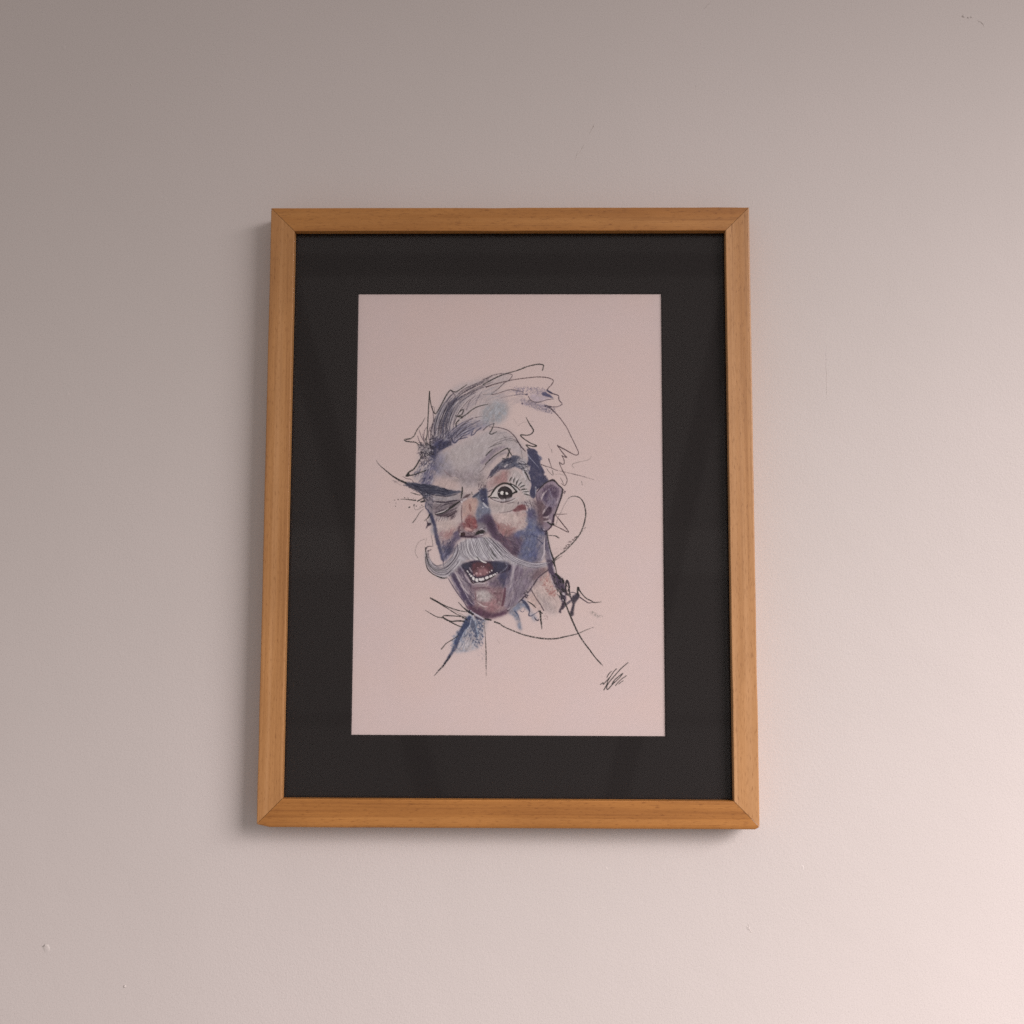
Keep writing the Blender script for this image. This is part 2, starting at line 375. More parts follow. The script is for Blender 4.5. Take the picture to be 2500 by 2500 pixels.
    def stroke(self, pts, w, col, a=0.9, rough=0.35):
        q = self.spline(self.cells(pts))
        n = len(q); w = np.atleast_1d(np.asarray(w, float))
        r = np.interp(np.linspace(0, 1, n), np.linspace(0, 1, len(w)), w) * self.S / 2
        if rough > 0:
            q = q + np.cumsum(self.rng.normal(0, 0.06 * rough, (n, 2)), 0) * min(1, 12 / n ** .5)
            r = r * (1 + 0.25 * rough * self.rng.normal(0, 1, n))
        K = int(np.ceil(r.max() + 1))
        oy, ox = np.mgrid[-K:K + 1, -K:K + 1]
        c = np.round(q).astype(int)
        PX, PY = c[:, 0, None] + ox.ravel(), c[:, 1, None] + oy.ravel()
        d = np.hypot(PX - q[:, 0, None], PY - q[:, 1, None])
        v = np.clip(r[:, None] + 0.5 - d, 0, 1) * np.clip(2 * r[:, None] + .25, 0, 1)
        ok = (PX >= 0) & (PX < self.W) & (PY >= 0) & (PY < self.H) & (v > 0)
        if not ok.any(): return
        xa, ya, xb, yb = PX[ok].min(), PY[ok].min(), PX[ok].max() + 1, PY[ok].max() + 1
        m = np.zeros((yb - ya, xb - xa), np.float32)
        np.maximum.at(m, (PY[ok] - ya, PX[ok] - xa), v[ok].astype(np.float32))
        ys, xs = slice(ya, yb), slice(xa, xb)
        if rough > 0:
            m = m * np.clip(1.15 - 0.2 * rough + 0.75 * rough * self.tooth[ys, xs], 0, 1)
        self.blend(ys, xs, m, col, a)
    def bundle(self, ga, gb, n, w, col, a=0.8, jit=0.8, rough=0.3):
        A, B = self.spline(np.asarray(ga, float), step=2.0), self.spline(np.asarray(gb, float), step=2.0)
        t = np.linspace(0, 1, 9)
        A, B = (np.c_[np.interp(t, np.linspace(0, 1, len(z)), z[:, 0]), np.interp(t, np.linspace(0, 1, len(z)), z[:, 1])] for z in (A, B))
        for i in range(n):
            k = np.clip((i + 0.5 + self.rng.normal(0, 0.3)) / n, 0, 1)
            p = A * (1 - k) + B * k + self.rng.normal(0, jit * 0.35, 2) + self.rng.normal(0, jit * 0.12, (9, 2))
            i0, i1 = self.rng.integers(0, 3), 9 - self.rng.integers(0, 3)
            ww = w * self.rng.uniform(0.7, 1.3)
            self.stroke(p[i0:i1], (ww * .5, ww, ww * .8, ww * .3), col, a * self.rng.uniform(.7, 1), rough)
    def scatter(self, poly, n, col, a=0.7, size=(0.3, 0.8), length=0.0, ang=0.0, spread=0.5, w=0.5):
        q = np.asarray(poly, float); lo, hi = q.min(0), q.max(0); k = 0
        for _ in range(n * 6):
            if k >= n: break
            p = self.rng.uniform(lo, hi)
            if not self.inside(q, np.array([p[0]]), np.array([p[1]]))[0]: continue
            k += 1
            if length > 0:
                th = ang + self.rng.normal(0, spread); L = length * self.rng.uniform(.5, 1.3)
                d = np.array([np.cos(th), np.sin(th)]) * L / 2; b = np.array([-d[1], d[0]]) * self.rng.normal(0, .25)
                self.stroke([p - d, p + b, p + d], (w * .5, w, w * .4), col, a * self.rng.uniform(.6, 1), .3)
            else:
                s = self.rng.uniform(*size)
                self.stroke([p, p + self.rng.normal(0, s * .6, 2)], (s,), col, a * self.rng.uniform(.4, 1), .3)
    def dot(self, x, y, r, col, a=0.95):
        self.stroke([(x, y), (x + r * .15, y + r * .1)], (2 * r,), col, a, 0)

PAPER = (224, 206, 205)
# every mark on the print, in mm from the window's top left corner: washes, strokes, bundles of strokes, speckle, dots
ART = [
    ('wash', [(76.9, 158.7), (90.8, 151.2), (115.4, 139.5), (131.9, 132.8), (148.4, 136.1), (163.2, 152.7), (167.4, 165.1), (169.9, 185.0), (174.9, 208.0), (183.2, 234.2), (184.0, 263.6), (184.0, 273.3), (173.5, 284.7), (163.8, 297.7), (149.2, 309.1), (136.3, 315.2), (125.0, 315.6), (111.9, 308.4), (100.4, 294.7), (92.1, 278.5), (84.6, 262.2), (78.7, 244.3), (73.5, 221.4), (72.0, 203.4), (74.2, 183.6)], (189, 179, 183), 0.51, 2.3, 0.15),
    ('wash', [(78.6, 160.4), (92.5, 151.2), (115.4, 140.3), (133.5, 134.0), (148.4, 137.8), (161.6, 151.9), (164.9, 165.1), (146.8, 151.9), (132.0, 156.9), (122.3, 171.9), (117.5, 188.4), (104.3, 188.4), (84.5, 180.2), (76.6, 173.6)], (177, 174, 182), 0.55, 2.87, 0.2),
    ('wash', [(76.9, 158.7), (84.3, 155.4), (91.0, 165.3), (94.4, 178.6), (84.6, 181.1), (75.6, 185.2), (74.6, 173.6)], (144, 142, 161), 0.51, 2.87, 0.3),
    ('wash', [(84.5, 173.6), (104.2, 175.2), (120.6, 165.2), (123.9, 173.5), (119.1, 186.7), (107.6, 190.1), (97.7, 181.8)], (158, 152, 160), 0.46, 3.45, 0.3),
    ('wash', [(74.7, 183.6), (84.5, 180.2), (97.7, 182.7), (101.1, 190.1), (91.3, 193.4), (78.1, 191.8)], (200, 179, 177), 0.55, 2.3, 0.2),
    ('wash', [(70.9, 135.4), (77.2, 117.1), (90.2, 96.1), (106.7, 87.7), (131.5, 81.7), (150.6, 78.7), (148.1, 85.0), (133.3, 97.7), (148.2, 106.9), (146.6, 120.2), (131.8, 128.6), (118.7, 133.7), (99.0, 144.5), (84.2, 152.1), (73.6, 157.1), (63.0, 167.1), (60.5, 165.4), (62.0, 152.1), (69.4, 148.8)], (167, 166, 176), 0.39, 2.3, 0.35),
    ('wash', [(75.2, 153.7), (84.1, 142.1), (97.2, 132.1), (117.0, 126.2), (128.5, 126.1), (123.6, 132.8), (107.2, 140.4), (97.3, 145.4), (90.8, 150.4), (81.0, 155.4)], (88, 90, 124), 0.39, 1.72, 0.6),
    ('wash', [(74.7, 136.8), (76.6, 125.3), (84.8, 113.8), (91.9, 104.3), (99.6, 101.2), (93.5, 114.8), (91.1, 127.9), (87.1, 139.8), (82.0, 144.0)], (129, 131, 149), 0.32, 2.3, 0.6),
    ('wash', [(123.0, 114.7), (128.1, 109.5), (135.8, 106.3), (143.6, 108.4), (146.2, 114.7), (144.7, 121.0), (140.1, 127.2), (130.8, 128.8), (123.1, 127.8)], (144, 160, 175), 0.55, 2.3, 0.35),
    ('scatter', [(112.6, 109.5), (135.8, 105.3), (147.7, 112.1), (144.7, 123.0), (133.4, 129.8), (112.8, 127.8)], 90, (149, 162, 176), 0.22, (0.4, 0.95,), 0.0, 0, 0.5, 0.55),
    ('bundle', [(74.8, 144.0), (75.6, 125.3), (81.6, 112.2), (89.8, 99.1), (91.8, 96.0)], [(87.7, 144.0), (89.0, 125.3), (93.5, 108.5), (103.7, 101.2), (112.5, 95.9)], 15, 0.67, (40, 36, 58), 0.8, 1.19, 0.3),
    ('bundle', [(75.8, 144.0), (76.7, 127.9), (81.7, 114.8), (89.3, 102.2)], [(88.7, 144.0), (90.1, 127.9), (95.0, 110.6), (106.3, 100.1)], 8, 0.55, (193, 189, 198), 0.5, 1.19, 0.3),
    ('bundle', [(95.0, 102.8), (102.1, 94.9), (111.4, 90.1), (122.8, 85.4), (131.5, 81.7)], [(97.1, 107.5), (104.8, 101.2), (115.6, 94.3), (125.4, 89.6), (134.8, 84.3)], 8, 0.67, (43, 34, 49), 0.75, 0.99, 0.7),
    ('bundle', [(93.2, 136.7), (97.2, 122.6), (104.8, 109.5), (112.5, 102.2), (125.4, 95.9)], [(105.0, 130.4), (108.6, 120.0), (112.6, 112.1), (118.8, 104.3), (133.2, 98.5)], 6, 0.4, (109, 104, 122), 0.5, 1.19, 0.3),
    ('stroke', [(83.5, 137.8), (83.9, 130.5), (85.9, 122.7), (89.4, 112.7), (93.5, 105.9), (98.1, 102.2)], (0.78, 1.55, 1.55, 0.78,), (56, 58, 90), 0.8, 0.5),
    ('stroke', [(90.0, 126.8), (91.0, 119.0), (93.0, 111.1), (97.1, 105.4), (103.7, 101.2)], (0.78, 1.55, 1.94, 0.78,), (58, 58, 83), 0.8, 0.5),
    ('stroke', [(96.3, 131.5), (97.8, 126.3), (102.4, 122.1), (107.5, 118.4), (112.6, 114.2), (118.8, 111.1), (127.6, 109.0)], (0.58, 0.97, 0.93, 0.62,), (17, 19, 19), 0.9, 0.4),
    ('stroke', [(96.2, 120.5), (99.3, 121.6), (102.9, 121.6), (100.3, 124.2), (96.8, 127.8), (96.8, 132.0)], (1.01,), (17, 19, 19), 0.9, 0.4),
    ('stroke', [(99.2, 117.9), (101.3, 115.3), (103.9, 114.8), (102.4, 119.0), (99.3, 120.5)], (1.01,), (17, 19, 19), 0.8, 0.4),
    ('dot', 99.8, 117.9, 1.13, (208, 203, 207), 0.8),
    ('dot', 100.6, 124.2, 1.02, (208, 203, 207), 0.8),
    ('bundle', [(87.1, 143.0), (92.2, 135.7), (99.9, 129.4), (110.2, 124.7), (120.5, 123.6)], [(94.9, 146.1), (102.5, 139.8), (110.2, 136.7), (118.0, 132.5), (124.1, 131.4)], 13, 0.71, (77, 77, 112), 0.75, 0.79, 0.3),
    ('bundle', [(89.7, 140.9), (94.8, 133.6), (102.4, 127.8), (112.7, 122.6)], [(97.5, 144.5), (105.1, 138.2), (112.8, 135.1), (120.5, 130.9)], 8, 0.59, (181, 180, 196), 0.6, 0.79, 0.3),
    ('stroke', [(80.0, 154.4), (85.7, 151.9), (87.7, 150.8), (91.8, 148.7)], (1.16, 1.55, 0.78,), (56, 58, 90), 0.9, 0.4),
    ('stroke', [(91.2, 139.8), (94.9, 147.1), (99.0, 144.0), (102.6, 142.7), (107.7, 141.4)], (0.78, 1.55, 0.97, 0.78,), (56, 58, 90), 0.9, 0.4),
    ('stroke', [(111.3, 139.8), (113.9, 138.8), (116.9, 135.1), (121.0, 132.5)], (0.93,), (56, 58, 90), 0.9, 0.4),
    ('stroke', [(111.3, 139.8), (112.3, 136.7), (113.8, 133.0)], (0.78,), (56, 58, 90), 0.9, 0.4),
    ('stroke', [(101.5, 140.9), (106.7, 139.3), (111.8, 135.6)], (0.93,), (88, 90, 124), 0.9, 0.4),
    ('wash', [(72.7, 144.1), (82.0, 143.0), (87.2, 145.6), (92.3, 148.2), (85.2, 152.1), (81.1, 154.4), (78.0, 159.1), (75.0, 163.3), (68.8, 163.4), (72.8, 153.9)], (68, 68, 99), 0.57, 1.38, 0.5),
    ('stroke', [(67.5, 148.7), (68.5, 137.8), (69.0, 125.3), (69.5, 112.8), (70.2, 99.2), (70.3, 96.8)], (0.78, 1.01, 0.93, 1.16,), (17, 19, 19), 0.9, 0.4),
    ('stroke', [(70.3, 96.8), (71.2, 104.4), (72.9, 112.8), (75.0, 117.5), (76.5, 118.6), (78.1, 116.9), (81.6, 110.6), (84.7, 104.3), (88.2, 98.1), (91.0, 95.2), (93.4, 96.5), (96.5, 96.7), (101.1, 93.8), (106.8, 89.9)], (0.78, 0.85, 1.01, 1.16, 0.93, 0.62,), (17, 19, 19), 0.9, 0.4),
    ('stroke', [(73.4, 111.2), (75.0, 112.2), (75.8, 117.5)], (0.43,), (17, 19, 19), 0.55, 0.4),
    ('stroke', [(66.3, 122.7), (63.2, 128.4), (60.2, 132.1), (57.7, 136.3), (55.7, 140.4), (52.1, 143.1), (46.7, 144.1), (48.0, 145.7), (52.7, 146.4), (57.3, 146.9), (61.0, 149.8)], (0.39, 0.93, 1.01, 1.09, 0.93,), (17, 19, 19), 0.9, 0.6),
    ('stroke', [(60.8, 134.7), (62.9, 140.9), (65.0, 145.1)], (0.39, 0.62, 0.47,), (35, 22, 41), 0.8, 0.4),
    ('stroke', [(64.2, 138.3), (65.8, 147.7)], (0.39, 0.62, 0.47,), (35, 22, 41), 0.8, 0.4),
    ('stroke', [(67.9, 132.1), (65.9, 135.7), (65.0, 144.1)], (0.39, 0.62, 0.47,), (35, 22, 41), 0.8, 0.4),
    ('stroke', [(59.3, 140.4), (60.9, 145.6), (63.0, 148.2)], (0.39, 0.62, 0.47,), (35, 22, 41), 0.8, 0.4),
    ('stroke', [(71.5, 131.6), (69.6, 138.3), (71.2, 146.1)], (0.39, 0.62, 0.47,), (35, 22, 41), 0.8, 0.4),
    ('stroke', [(81.9, 132.6), (78.3, 133.1), (76.2, 136.8), (75.3, 142.0)], (0.39, 0.62, 0.47,), (35, 22, 41), 0.8, 0.4),
    ('stroke', [(73.4, 111.2), (74.6, 125.3), (71.6, 135.7)], (0.39, 0.62, 0.47,), (35, 22, 41), 0.8, 0.4),
    ('stroke', [(91.3, 96.0), (95.2, 100.1), (94.5, 105.9), (89.9, 109.6)], (0.39, 0.62, 0.47,), (35, 22, 41), 0.8, 0.4),
    ('wash', [(59.6, 150.7), (73.6, 149.8), (75.5, 163.9), (69.8, 172.2), (65.4, 185.9), (58.9, 184.6), (53.5, 179.3), (58.3, 172.2), (63.9, 159.8)], (164, 160, 168), 0.55, 1.15, 0.3),
    ('wash', [(76.1, 147.3), (91.4, 145.6), (90.1, 148.9), (86.0, 151.7), (81.5, 154.8), (78.3, 159.8), (75.5, 167.2), (73.4, 164.8), (71.7, 156.5)], (56, 58, 90), 0.78, 1.03, 0.3),
    ('wash', [(72.6, 167.2), (77.1, 167.2), (78.5, 173.8), (74.8, 174.7), (74.3, 187.1), (63.4, 187.1), (64.9, 178.8), (69.0, 172.2)], (88, 89, 124), 0.74, 1.15, 0.4),
    ('scatter', [(60.4, 148.2), (75.3, 149.8), (75.0, 164.7), (66.9, 170.6), (60.7, 167.3)], 95, (27, 19, 40), 0.85, (0.4, 0.87,), 3.56, 0.6, 1.2, 0.67),
    ('scatter', [(61.3, 148.6), (74.5, 150.6), (73.8, 163.9), (66.9, 168.1)], 45, (206, 203, 209), 0.75, (0.4, 0.87,), 2.38, 0.4, 1, 0.67),
    ('scatter', [(65.6, 164.8), (74.6, 163.9), (74.1, 187.1), (60.1, 185.9), (56.7, 177.2)], 55, (56, 58, 90), 0.8, (0.4, 0.87,), 4.75, 2.1, 0.25, 0.75),
    ('scatter', [(65.6, 164.8), (74.6, 163.9), (74.1, 187.1), (60.1, 185.9), (56.7, 177.2)], 45, (201, 199, 209), 0.75, (0.4, 0.87,), 4.75, 2.1, 0.2, 0.67),
    ('stroke', [(64.3, 159.0), (61.1, 164.8), (58.2, 169.8), (55.8, 173.1), (51.4, 176.0), (48.9, 179.7)], (0.93, 1.16, 1.32, 1.47,), (17, 19, 19), 0.9, 0.4),
    ('stroke', [(48.9, 179.7), (55.1, 178.5), (61.6, 176.4), (67.8, 173.9)], (1.4, 0.93, 0.93,), (17, 19, 19), 0.9, 0.4),
    ('wash', [(48.5, 179.5), (51.4, 175.8), (51.0, 179.3)], (17, 19, 19), 0.9, 0.35, 0.1),
    ('wash', [(66.4, 198.2), (74.2, 197.4), (75.3, 217.5), (77.8, 227.0), (73.7, 227.1), (70.3, 213.4), (67.7, 205.2)], (99, 98, 118), 0.69, 1.15, 0.35),
    ('wash', [(70.5, 198.2), (84.0, 198.6), (100.4, 196.5), (111.0, 197.3), (107.0, 201.4), (102.5, 206.4), (96.5, 213.8), (84.2, 220.0), (76.1, 221.6), (70.7, 213.4)], (148, 141, 149), 0.46, 1.72, 0.35),
    ('wash', [(47.4, 185.9), (53.5, 185.9), (61.8, 186.9), (73.3, 188.1), (82.3, 190.6), (91.9, 193.1), (101.6, 194.4), (102.1, 195.7), (94.7, 196.7), (88.6, 199.1), (82.4, 198.6), (74.2, 197.4), (66.9, 201.1), (61.9, 195.8), (53.6, 190.8), (48.2, 188.2)], (59, 65, 88), 0.92, 0.52, 0.15),
    ('stroke', [(19.5, 164.5), (22.0, 168.6), (26.6, 172.7), (33.7, 178.5), (41.2, 183.4), (48.2, 186.5)], (0.31, 0.62, 1.01, 1.24, 1.63, 1.94,), (17, 19, 19), 0.9, 0.4),
    ('scatter', [(42.9, 186.3), (53.6, 187.1), (68.0, 192.9), (67.3, 199.5), (61.1, 196.2), (52.0, 191.3), (42.9, 189.2)], 60, (41, 40, 58), 0.8, (0.4, 0.87,), 3.56, 0.35, 0.4, 0.63),
    ('stroke', [(45.2, 180.1), (49.4, 182.2), (53.5, 183.0), (56.0, 185.9)], (0.39, 0.7, 0.47,), (56, 44, 54), 0.7, 0.4),
    ('scatter', [(35.4, 183.1), (43.7, 185.5), (44.6, 189.2), (37.1, 186.3)], 20, (126, 114, 119), 0.5, (0.4, 0.87,), 3.17, 0.5, 0.3, 0.4),
    ('scatter', [(61.0, 194.1), (75.0, 196.6), (75.2, 213.4), (69.4, 208.5)], 50, (45, 44, 65), 0.75, (0.4, 0.87,), 3.17, 1.2, 0.7, 0.71),
    ('scatter', [(61.9, 194.1), (74.2, 198.2), (73.5, 206.0), (66.0, 199.5)], 22, (200, 200, 210), 0.7, (0.4, 0.87,), 1.58, 0.6, 1, 0.63),
    ('dot', 41.1, 202.5, 0.53, (17, 19, 19), 0.9),
    ('dot', 47.6, 200.8, 0.49, (17, 19, 19), 0.9),
    ('dot', 37.8, 203.1, 0.37, (17, 19, 19), 0.9),
    ('dot', 38.5, 209.0, 0.37, (17, 19, 19), 0.9),
    ('dot', 57.6, 197.2, 0.49, (17, 19, 19), 0.9),
    ('dot', 51.8, 210.3, 0.61, (17, 19, 19), 0.9),
    ('dot', 52.4, 209.8, 0.53, (17, 19, 19), 0.9),
    ('dot', 56.7, 207.7, 0.57, (17, 19, 19), 0.9),
    ('dot', 56.4, 208.6, 0.41, (17, 19, 19), 0.9),
    ('dot', 58.8, 208.9, 0.45, (17, 19, 19), 0.9),
    ('dot', 64.1, 208.0, 0.45, (17, 19, 19), 0.9),
    ('dot', 62.5, 209.8, 0.33, (17, 19, 19), 0.9),
    ('dot', 50.7, 201.1, 0.37, (17, 19, 19), 0.9),
    ('dot', 55.8, 201.2, 0.29, (17, 19, 19), 0.9),
    ('dot', 57.9, 203.2, 0.66, (17, 19, 19), 0.9),
    ('dot', 32.9, 205.3, 0.20, (17, 19, 19), 0.9),
    ('dot', 39.1, 206.1, 0.25, (17, 19, 19), 0.9),
    ('stroke', [(43.5, 202.2), (50.5, 202.4), (57.5, 203.2)], (0.31, 0.78, 1.01,), (17, 19, 19), 0.9, 0.4),
    ('stroke', [(59.9, 204.2), (63.2, 202.4), (65.6, 201.1)], (1.16,), (17, 19, 19), 0.9, 0.4),
    ('stroke', [(63.2, 204.8), (67.3, 203.9)], (1.63,), (17, 19, 19), 0.9, 0.4),
    ('stroke', [(53.3, 195.8), (57.8, 197.2), (62.3, 198.4)], (0.39, 0.78, 0.54,), (17, 19, 19), 0.9, 0.4),
    ('stroke', [(55.7, 224.8), (58.9, 220.4), (62.1, 215.1), (65.8, 211.6)], (0.78, 0.62, 0.31,), (17, 19, 19), 0.8, 0.4),
    ('stroke', [(56.5, 209.0), (57.6, 212.2), (61.3, 211.8), (66.2, 209.3), (68.2, 209.8)], (0.43,), (17, 19, 19), 0.55, 0.4),
    ('stroke', [(68.2, 205.2), (68.0, 210.6), (70.7, 213.4), (73.2, 219.6), (76.6, 227.0)], (0.78, 1.16, 1.55, 1.94,), (56, 58, 90), 0.9, 0.4),
    ('stroke', [(72.0, 217.1), (70.0, 220.4), (66.7, 223.3)], (1.36, 0.97, 0.31,), (17, 19, 19), 0.9, 0.4),
    ('wash', [(75.9, 207.3), (84.1, 205.6), (96.4, 204.1), (103.7, 201.0), (110.2, 197.5), (110.7, 199.6), (104.2, 205.1), (94.4, 209.7), (84.2, 215.1), (78.1, 217.5)], (91, 81, 94), 0.41, 1.15, 0.3),
    ('stroke', [(76.7, 204.0), (84.5, 204.6), (92.0, 203.9), (100.1, 202.9)], (0.58, 1.16, 1.32, 0.78,), (65, 52, 67), 0.85, 0.4),
    ('stroke', [(75.9, 201.1), (83.3, 202.3), (92.0, 201.1)], (0.39, 0.78, 0.58,), (180, 180, 187), 0.7, 0.4),
    ('stroke', [(104.5, 203.1), (107.0, 202.0)], (1.75,), (213, 208, 215), 0.95, 0.4),
    ('dot', 102.7, 204.7, 0.90, (231, 229, 236), 0.95),
    ('stroke', [(78.9, 215.9), (85.0, 213.8), (89.9, 210.5), (93.2, 209.3)], (0.78, 1.32, 1.16, 0.58,), (208, 203, 207), 0.9, 0.4),
    ('stroke', [(80.1, 213.0), (83.8, 209.3), (88.7, 206.8)], (0.58, 1.16, 0.78,), (62, 49, 63), 0.85, 0.4),
    ('stroke', [(90.3, 210.9), (93.5, 209.3)], (1.01,), (213, 208, 215), 0.8, 0.4),
    ('stroke', [(77.3, 217.1), (83.4, 217.1), (90.8, 214.2), (98.1, 210.5)], (0.78, 1.94, 1.94, 0.78,), (70, 56, 70), 0.85, 0.4),
    ('stroke', [(86.8, 220.0), (92.9, 217.5), (98.1, 214.2)], (0.78, 1.55, 0.78,), (64, 45, 60), 0.7, 0.4),
    ('bundle', [(79.5, 217.6), (78.7, 221.3), (77.1, 224.6)], [(99.1, 215.9), (97.1, 220.0), (95.1, 223.3)], 13, 0.75, (58, 41, 54), 0.75, 0.99, 0.3),
    ('bundle', [(79.1, 218.4), (78.3, 221.7), (77.1, 223.8)], [(90.1, 219.6), (88.9, 222.1), (87.7, 224.6)], 8, 0.87, (218, 213, 218), 0.8, 0.99, 0.3),
    ('wash', [(77.9, 221.7), (93.4, 221.3), (99.2, 224.9), (97.6, 229.4), (91.9, 231.5), (85.4, 234.8), (82.2, 239.7), (79.6, 233.6)], (200, 184, 182), 0.51, 2.3, 0.2),
    ('wash', [(119.8, 167.1), (126.3, 159.6), (132.5, 153.4), (140.3, 150.5), (146.0, 150.7), (141.1, 153.0), (135.0, 157.1), (129.2, 163.4), (123.9, 167.5)], (134, 123, 142), 0.69, 0.92, 0.3),
    ('wash', [(125.6, 168.8), (135.0, 159.6), (143.2, 155.9), (151.0, 157.1), (145.2, 157.9), (137.1, 160.9), (128.1, 170.4)], (130, 124, 137), 0.55, 0.92, 0.3),
    ('stroke', [(125.9, 159.6), (129.2, 155.9), (132.5, 153.2)], (0.78, 1.01, 0.62,), (17, 19, 19), 0.9, 0.4),
    ('stroke', [(127.9, 152.2), (134.9, 149.2), (141.1, 147.2)], (0.39, 0.7, 0.47,), (17, 19, 19), 0.75, 0.4),
    ('stroke', [(119.1, 176.2), (123.2, 172.9), (126.0, 168.3)], (0.39, 0.7, 0.54,), (85, 72, 80), 0.7, 0.4),
    ('stroke', [(125.4, 168.1), (130.1, 163.4), (135.0, 159.2), (141.1, 155.4), (146.5, 152.5), (148.1, 155.0), (151.0, 159.6)], (0.78, 1.01, 0.93, 0.85, 1.16, 1.16, 0.78,), (17, 19, 19), 0.9, 0.4),
    ('stroke', [(149.3, 152.9), (147.7, 157.9), (146.9, 163.3)], (0.78, 1.16, 0.62,), (17, 19, 19), 0.9, 0.4),
    ('stroke', [(145.3, 162.5), (147.7, 157.1)], (0.54,), (17, 19, 19), 0.9, 0.4),
    ('stroke', [(142.0, 162.5), (144.1, 162.9)], (0.97,), (17, 19, 19), 0.9, 0.4),
    ('wash', [(130.2, 177.4), (132.2, 173.3), (137.9, 167.9), (142.8, 163.3), (147.8, 162.9), (153.5, 159.2), (159.2, 160.8), (156.4, 164.1), (159.7, 167.0), (163.1, 168.7), (161.8, 172.4), (153.5, 170.3), (147.8, 173.0), (141.2, 173.1), (135.1, 177.0), (131.0, 180.3)], (62, 68, 92), 0.88, 0.52, 0.3),
    ('scatter', [(132.2, 173.7), (142.8, 164.6), (157.6, 160.8), (159.7, 170.3), (145.3, 172.4), (135.1, 176.2)], 34, (155, 157, 170), 0.7, (0.4, 0.87,), 3.96, -0.65, 0.3, 0.63),
    ('scatter', [(130.2, 178.7), (142.8, 163.3), (159.7, 160.4), (159.7, 170.3), (141.2, 172.8)], 30, (20, 21, 50), 0.8, (0.4, 0.87,), 4.36, -0.7, 0.35, 0.71),
    ('stroke', [(144.1, 170.8), (146.5, 168.3)], (1.4, 1.16,), (203, 200, 209), 0.95, 0.4),
    ('stroke', [(127.3, 182.4), (130.2, 177.8), (133.0, 173.7)], (0.62, 1.16, 1.16,), (71, 59, 81), 0.8, 0.4),
    ('stroke', [(129.8, 181.2), (132.2, 179.9)], (0.78,), (56, 45, 60), 0.9, 0.4),
    ('wash', [(155.2, 163.7), (162.9, 162.9), (167.9, 168.7), (168.3, 180.2), (167.6, 190.5), (162.6, 178.6), (159.7, 170.3)], (167, 167, 176), 0.64, 1.15, 0.3),
    ('scatter', [(155.2, 164.5), (168.3, 167.0), (168.8, 176.1), (159.7, 174.1)], 40, (37, 36, 55), 0.85, (0.4, 0.87,), 3.96, 0.2, 0.5, 0.71),
    ('scatter', [(155.2, 164.5), (168.3, 167.0), (168.8, 176.1), (159.7, 174.1)], 26, (213, 211, 218), 0.8, (0.4, 0.87,), 3.56, 0.15, 0.4, 0.63),
    ('wash', [(132.7, 186.9), (134.7, 181.6), (140.4, 176.2), (147.0, 174.3), (147.4, 180.3), (145.0, 185.7), (139.3, 186.5), (133.1, 188.6)], (160, 122, 124), 0.69, 1.15, 0.3),
    ('wash', [(126.6, 191.1), (127.4, 185.7), (132.2, 182.0), (133.9, 185.7), (132.7, 189.4), (129.1, 193.1)], (176, 155, 159), 0.6, 1.15, 0.3),
    ('wash', [(147.4, 175.3), (153.6, 173.7), (161.0, 178.6), (164.3, 184.4), (167.6, 192.6), (168.4, 202.9), (163.2, 198.8), (157.7, 190.6), (147.9, 185.2)], (192, 188, 191), 0.69, 1.15, 0.3),
    ('stroke', [(151.5, 180.7), (149.8, 182.2), (149.1, 184.4)], (0.54, 1.32, 0.78,), (17, 19, 19), 0.85, 0.4),
    ('stroke', [(154.2, 181.3), (153.0, 183.1), (152.8, 185.6)], (0.54, 1.32, 0.78,), (17, 19, 19), 0.85, 0.4),
    ('stroke', [(157.7, 182.7), (156.0, 185.3), (155.3, 188.5)], (0.54, 1.32, 0.78,), (17, 19, 19), 0.85, 0.4),
    ('stroke', [(160.6, 185.6), (158.7, 186.9), (157.7, 188.9)], (0.54, 1.32, 0.78,), (17, 19, 19), 0.85, 0.4),
    ('stroke', [(163.9, 188.5), (160.9, 189.3), (159.0, 190.8)], (0.54, 1.32, 0.78,), (17, 19, 19), 0.85, 0.4),
    ('stroke', [(165.5, 192.2), (162.4, 192.3), (160.2, 193.0)], (0.54, 1.32, 0.78,), (17, 19, 19), 0.85, 0.4),
    ('stroke', [(167.6, 194.7), (164.2, 194.6), (161.8, 195.1)], (0.54, 1.32, 0.78,), (17, 19, 19), 0.85, 0.4),
    ('stroke', [(168.0, 198.4), (165.1, 197.2), (163.1, 196.7)], (0.54, 1.32, 0.78,), (17, 19, 19), 0.85, 0.4),
    ('stroke', [(163.4, 173.6), (163.9, 175.8), (165.5, 178.6)], (0.54, 1.32, 0.78,), (17, 19, 19), 0.85, 0.4),
    ('stroke', [(165.5, 176.9), (166.4, 180.3), (168.4, 184.3)], (0.54, 1.32, 0.78,), (17, 19, 19), 0.85, 0.4),
    ('stroke', [(149.5, 180.3), (147.4, 184.8)], (1.01, 0.78,), (226, 224, 229), 0.85, 0.4),
    ('stroke', [(152.8, 181.1), (151.1, 184.8)], (1.01, 0.78,), (226, 224, 229), 0.85, 0.4),
    ('stroke', [(155.8, 182.3), (154.2, 186.4)], (1.01, 0.78,), (226, 224, 229), 0.85, 0.4),
    ('stroke', [(158.9, 185.2), (156.5, 188.5)], (1.01, 0.78,), (226, 224, 229), 0.85, 0.4),
    ('stroke', [(161.8, 187.7), (158.9, 189.3)], (1.01, 0.78,), (226, 224, 229), 0.85, 0.4),
    ('stroke', [(165.9, 193.8), (161.0, 194.3)], (1.01, 0.78,), (226, 224, 229), 0.85, 0.4),
    ('stroke', [(167.6, 196.3), (162.3, 195.9)], (1.01, 0.78,), (226, 224, 229), 0.85, 0.4),
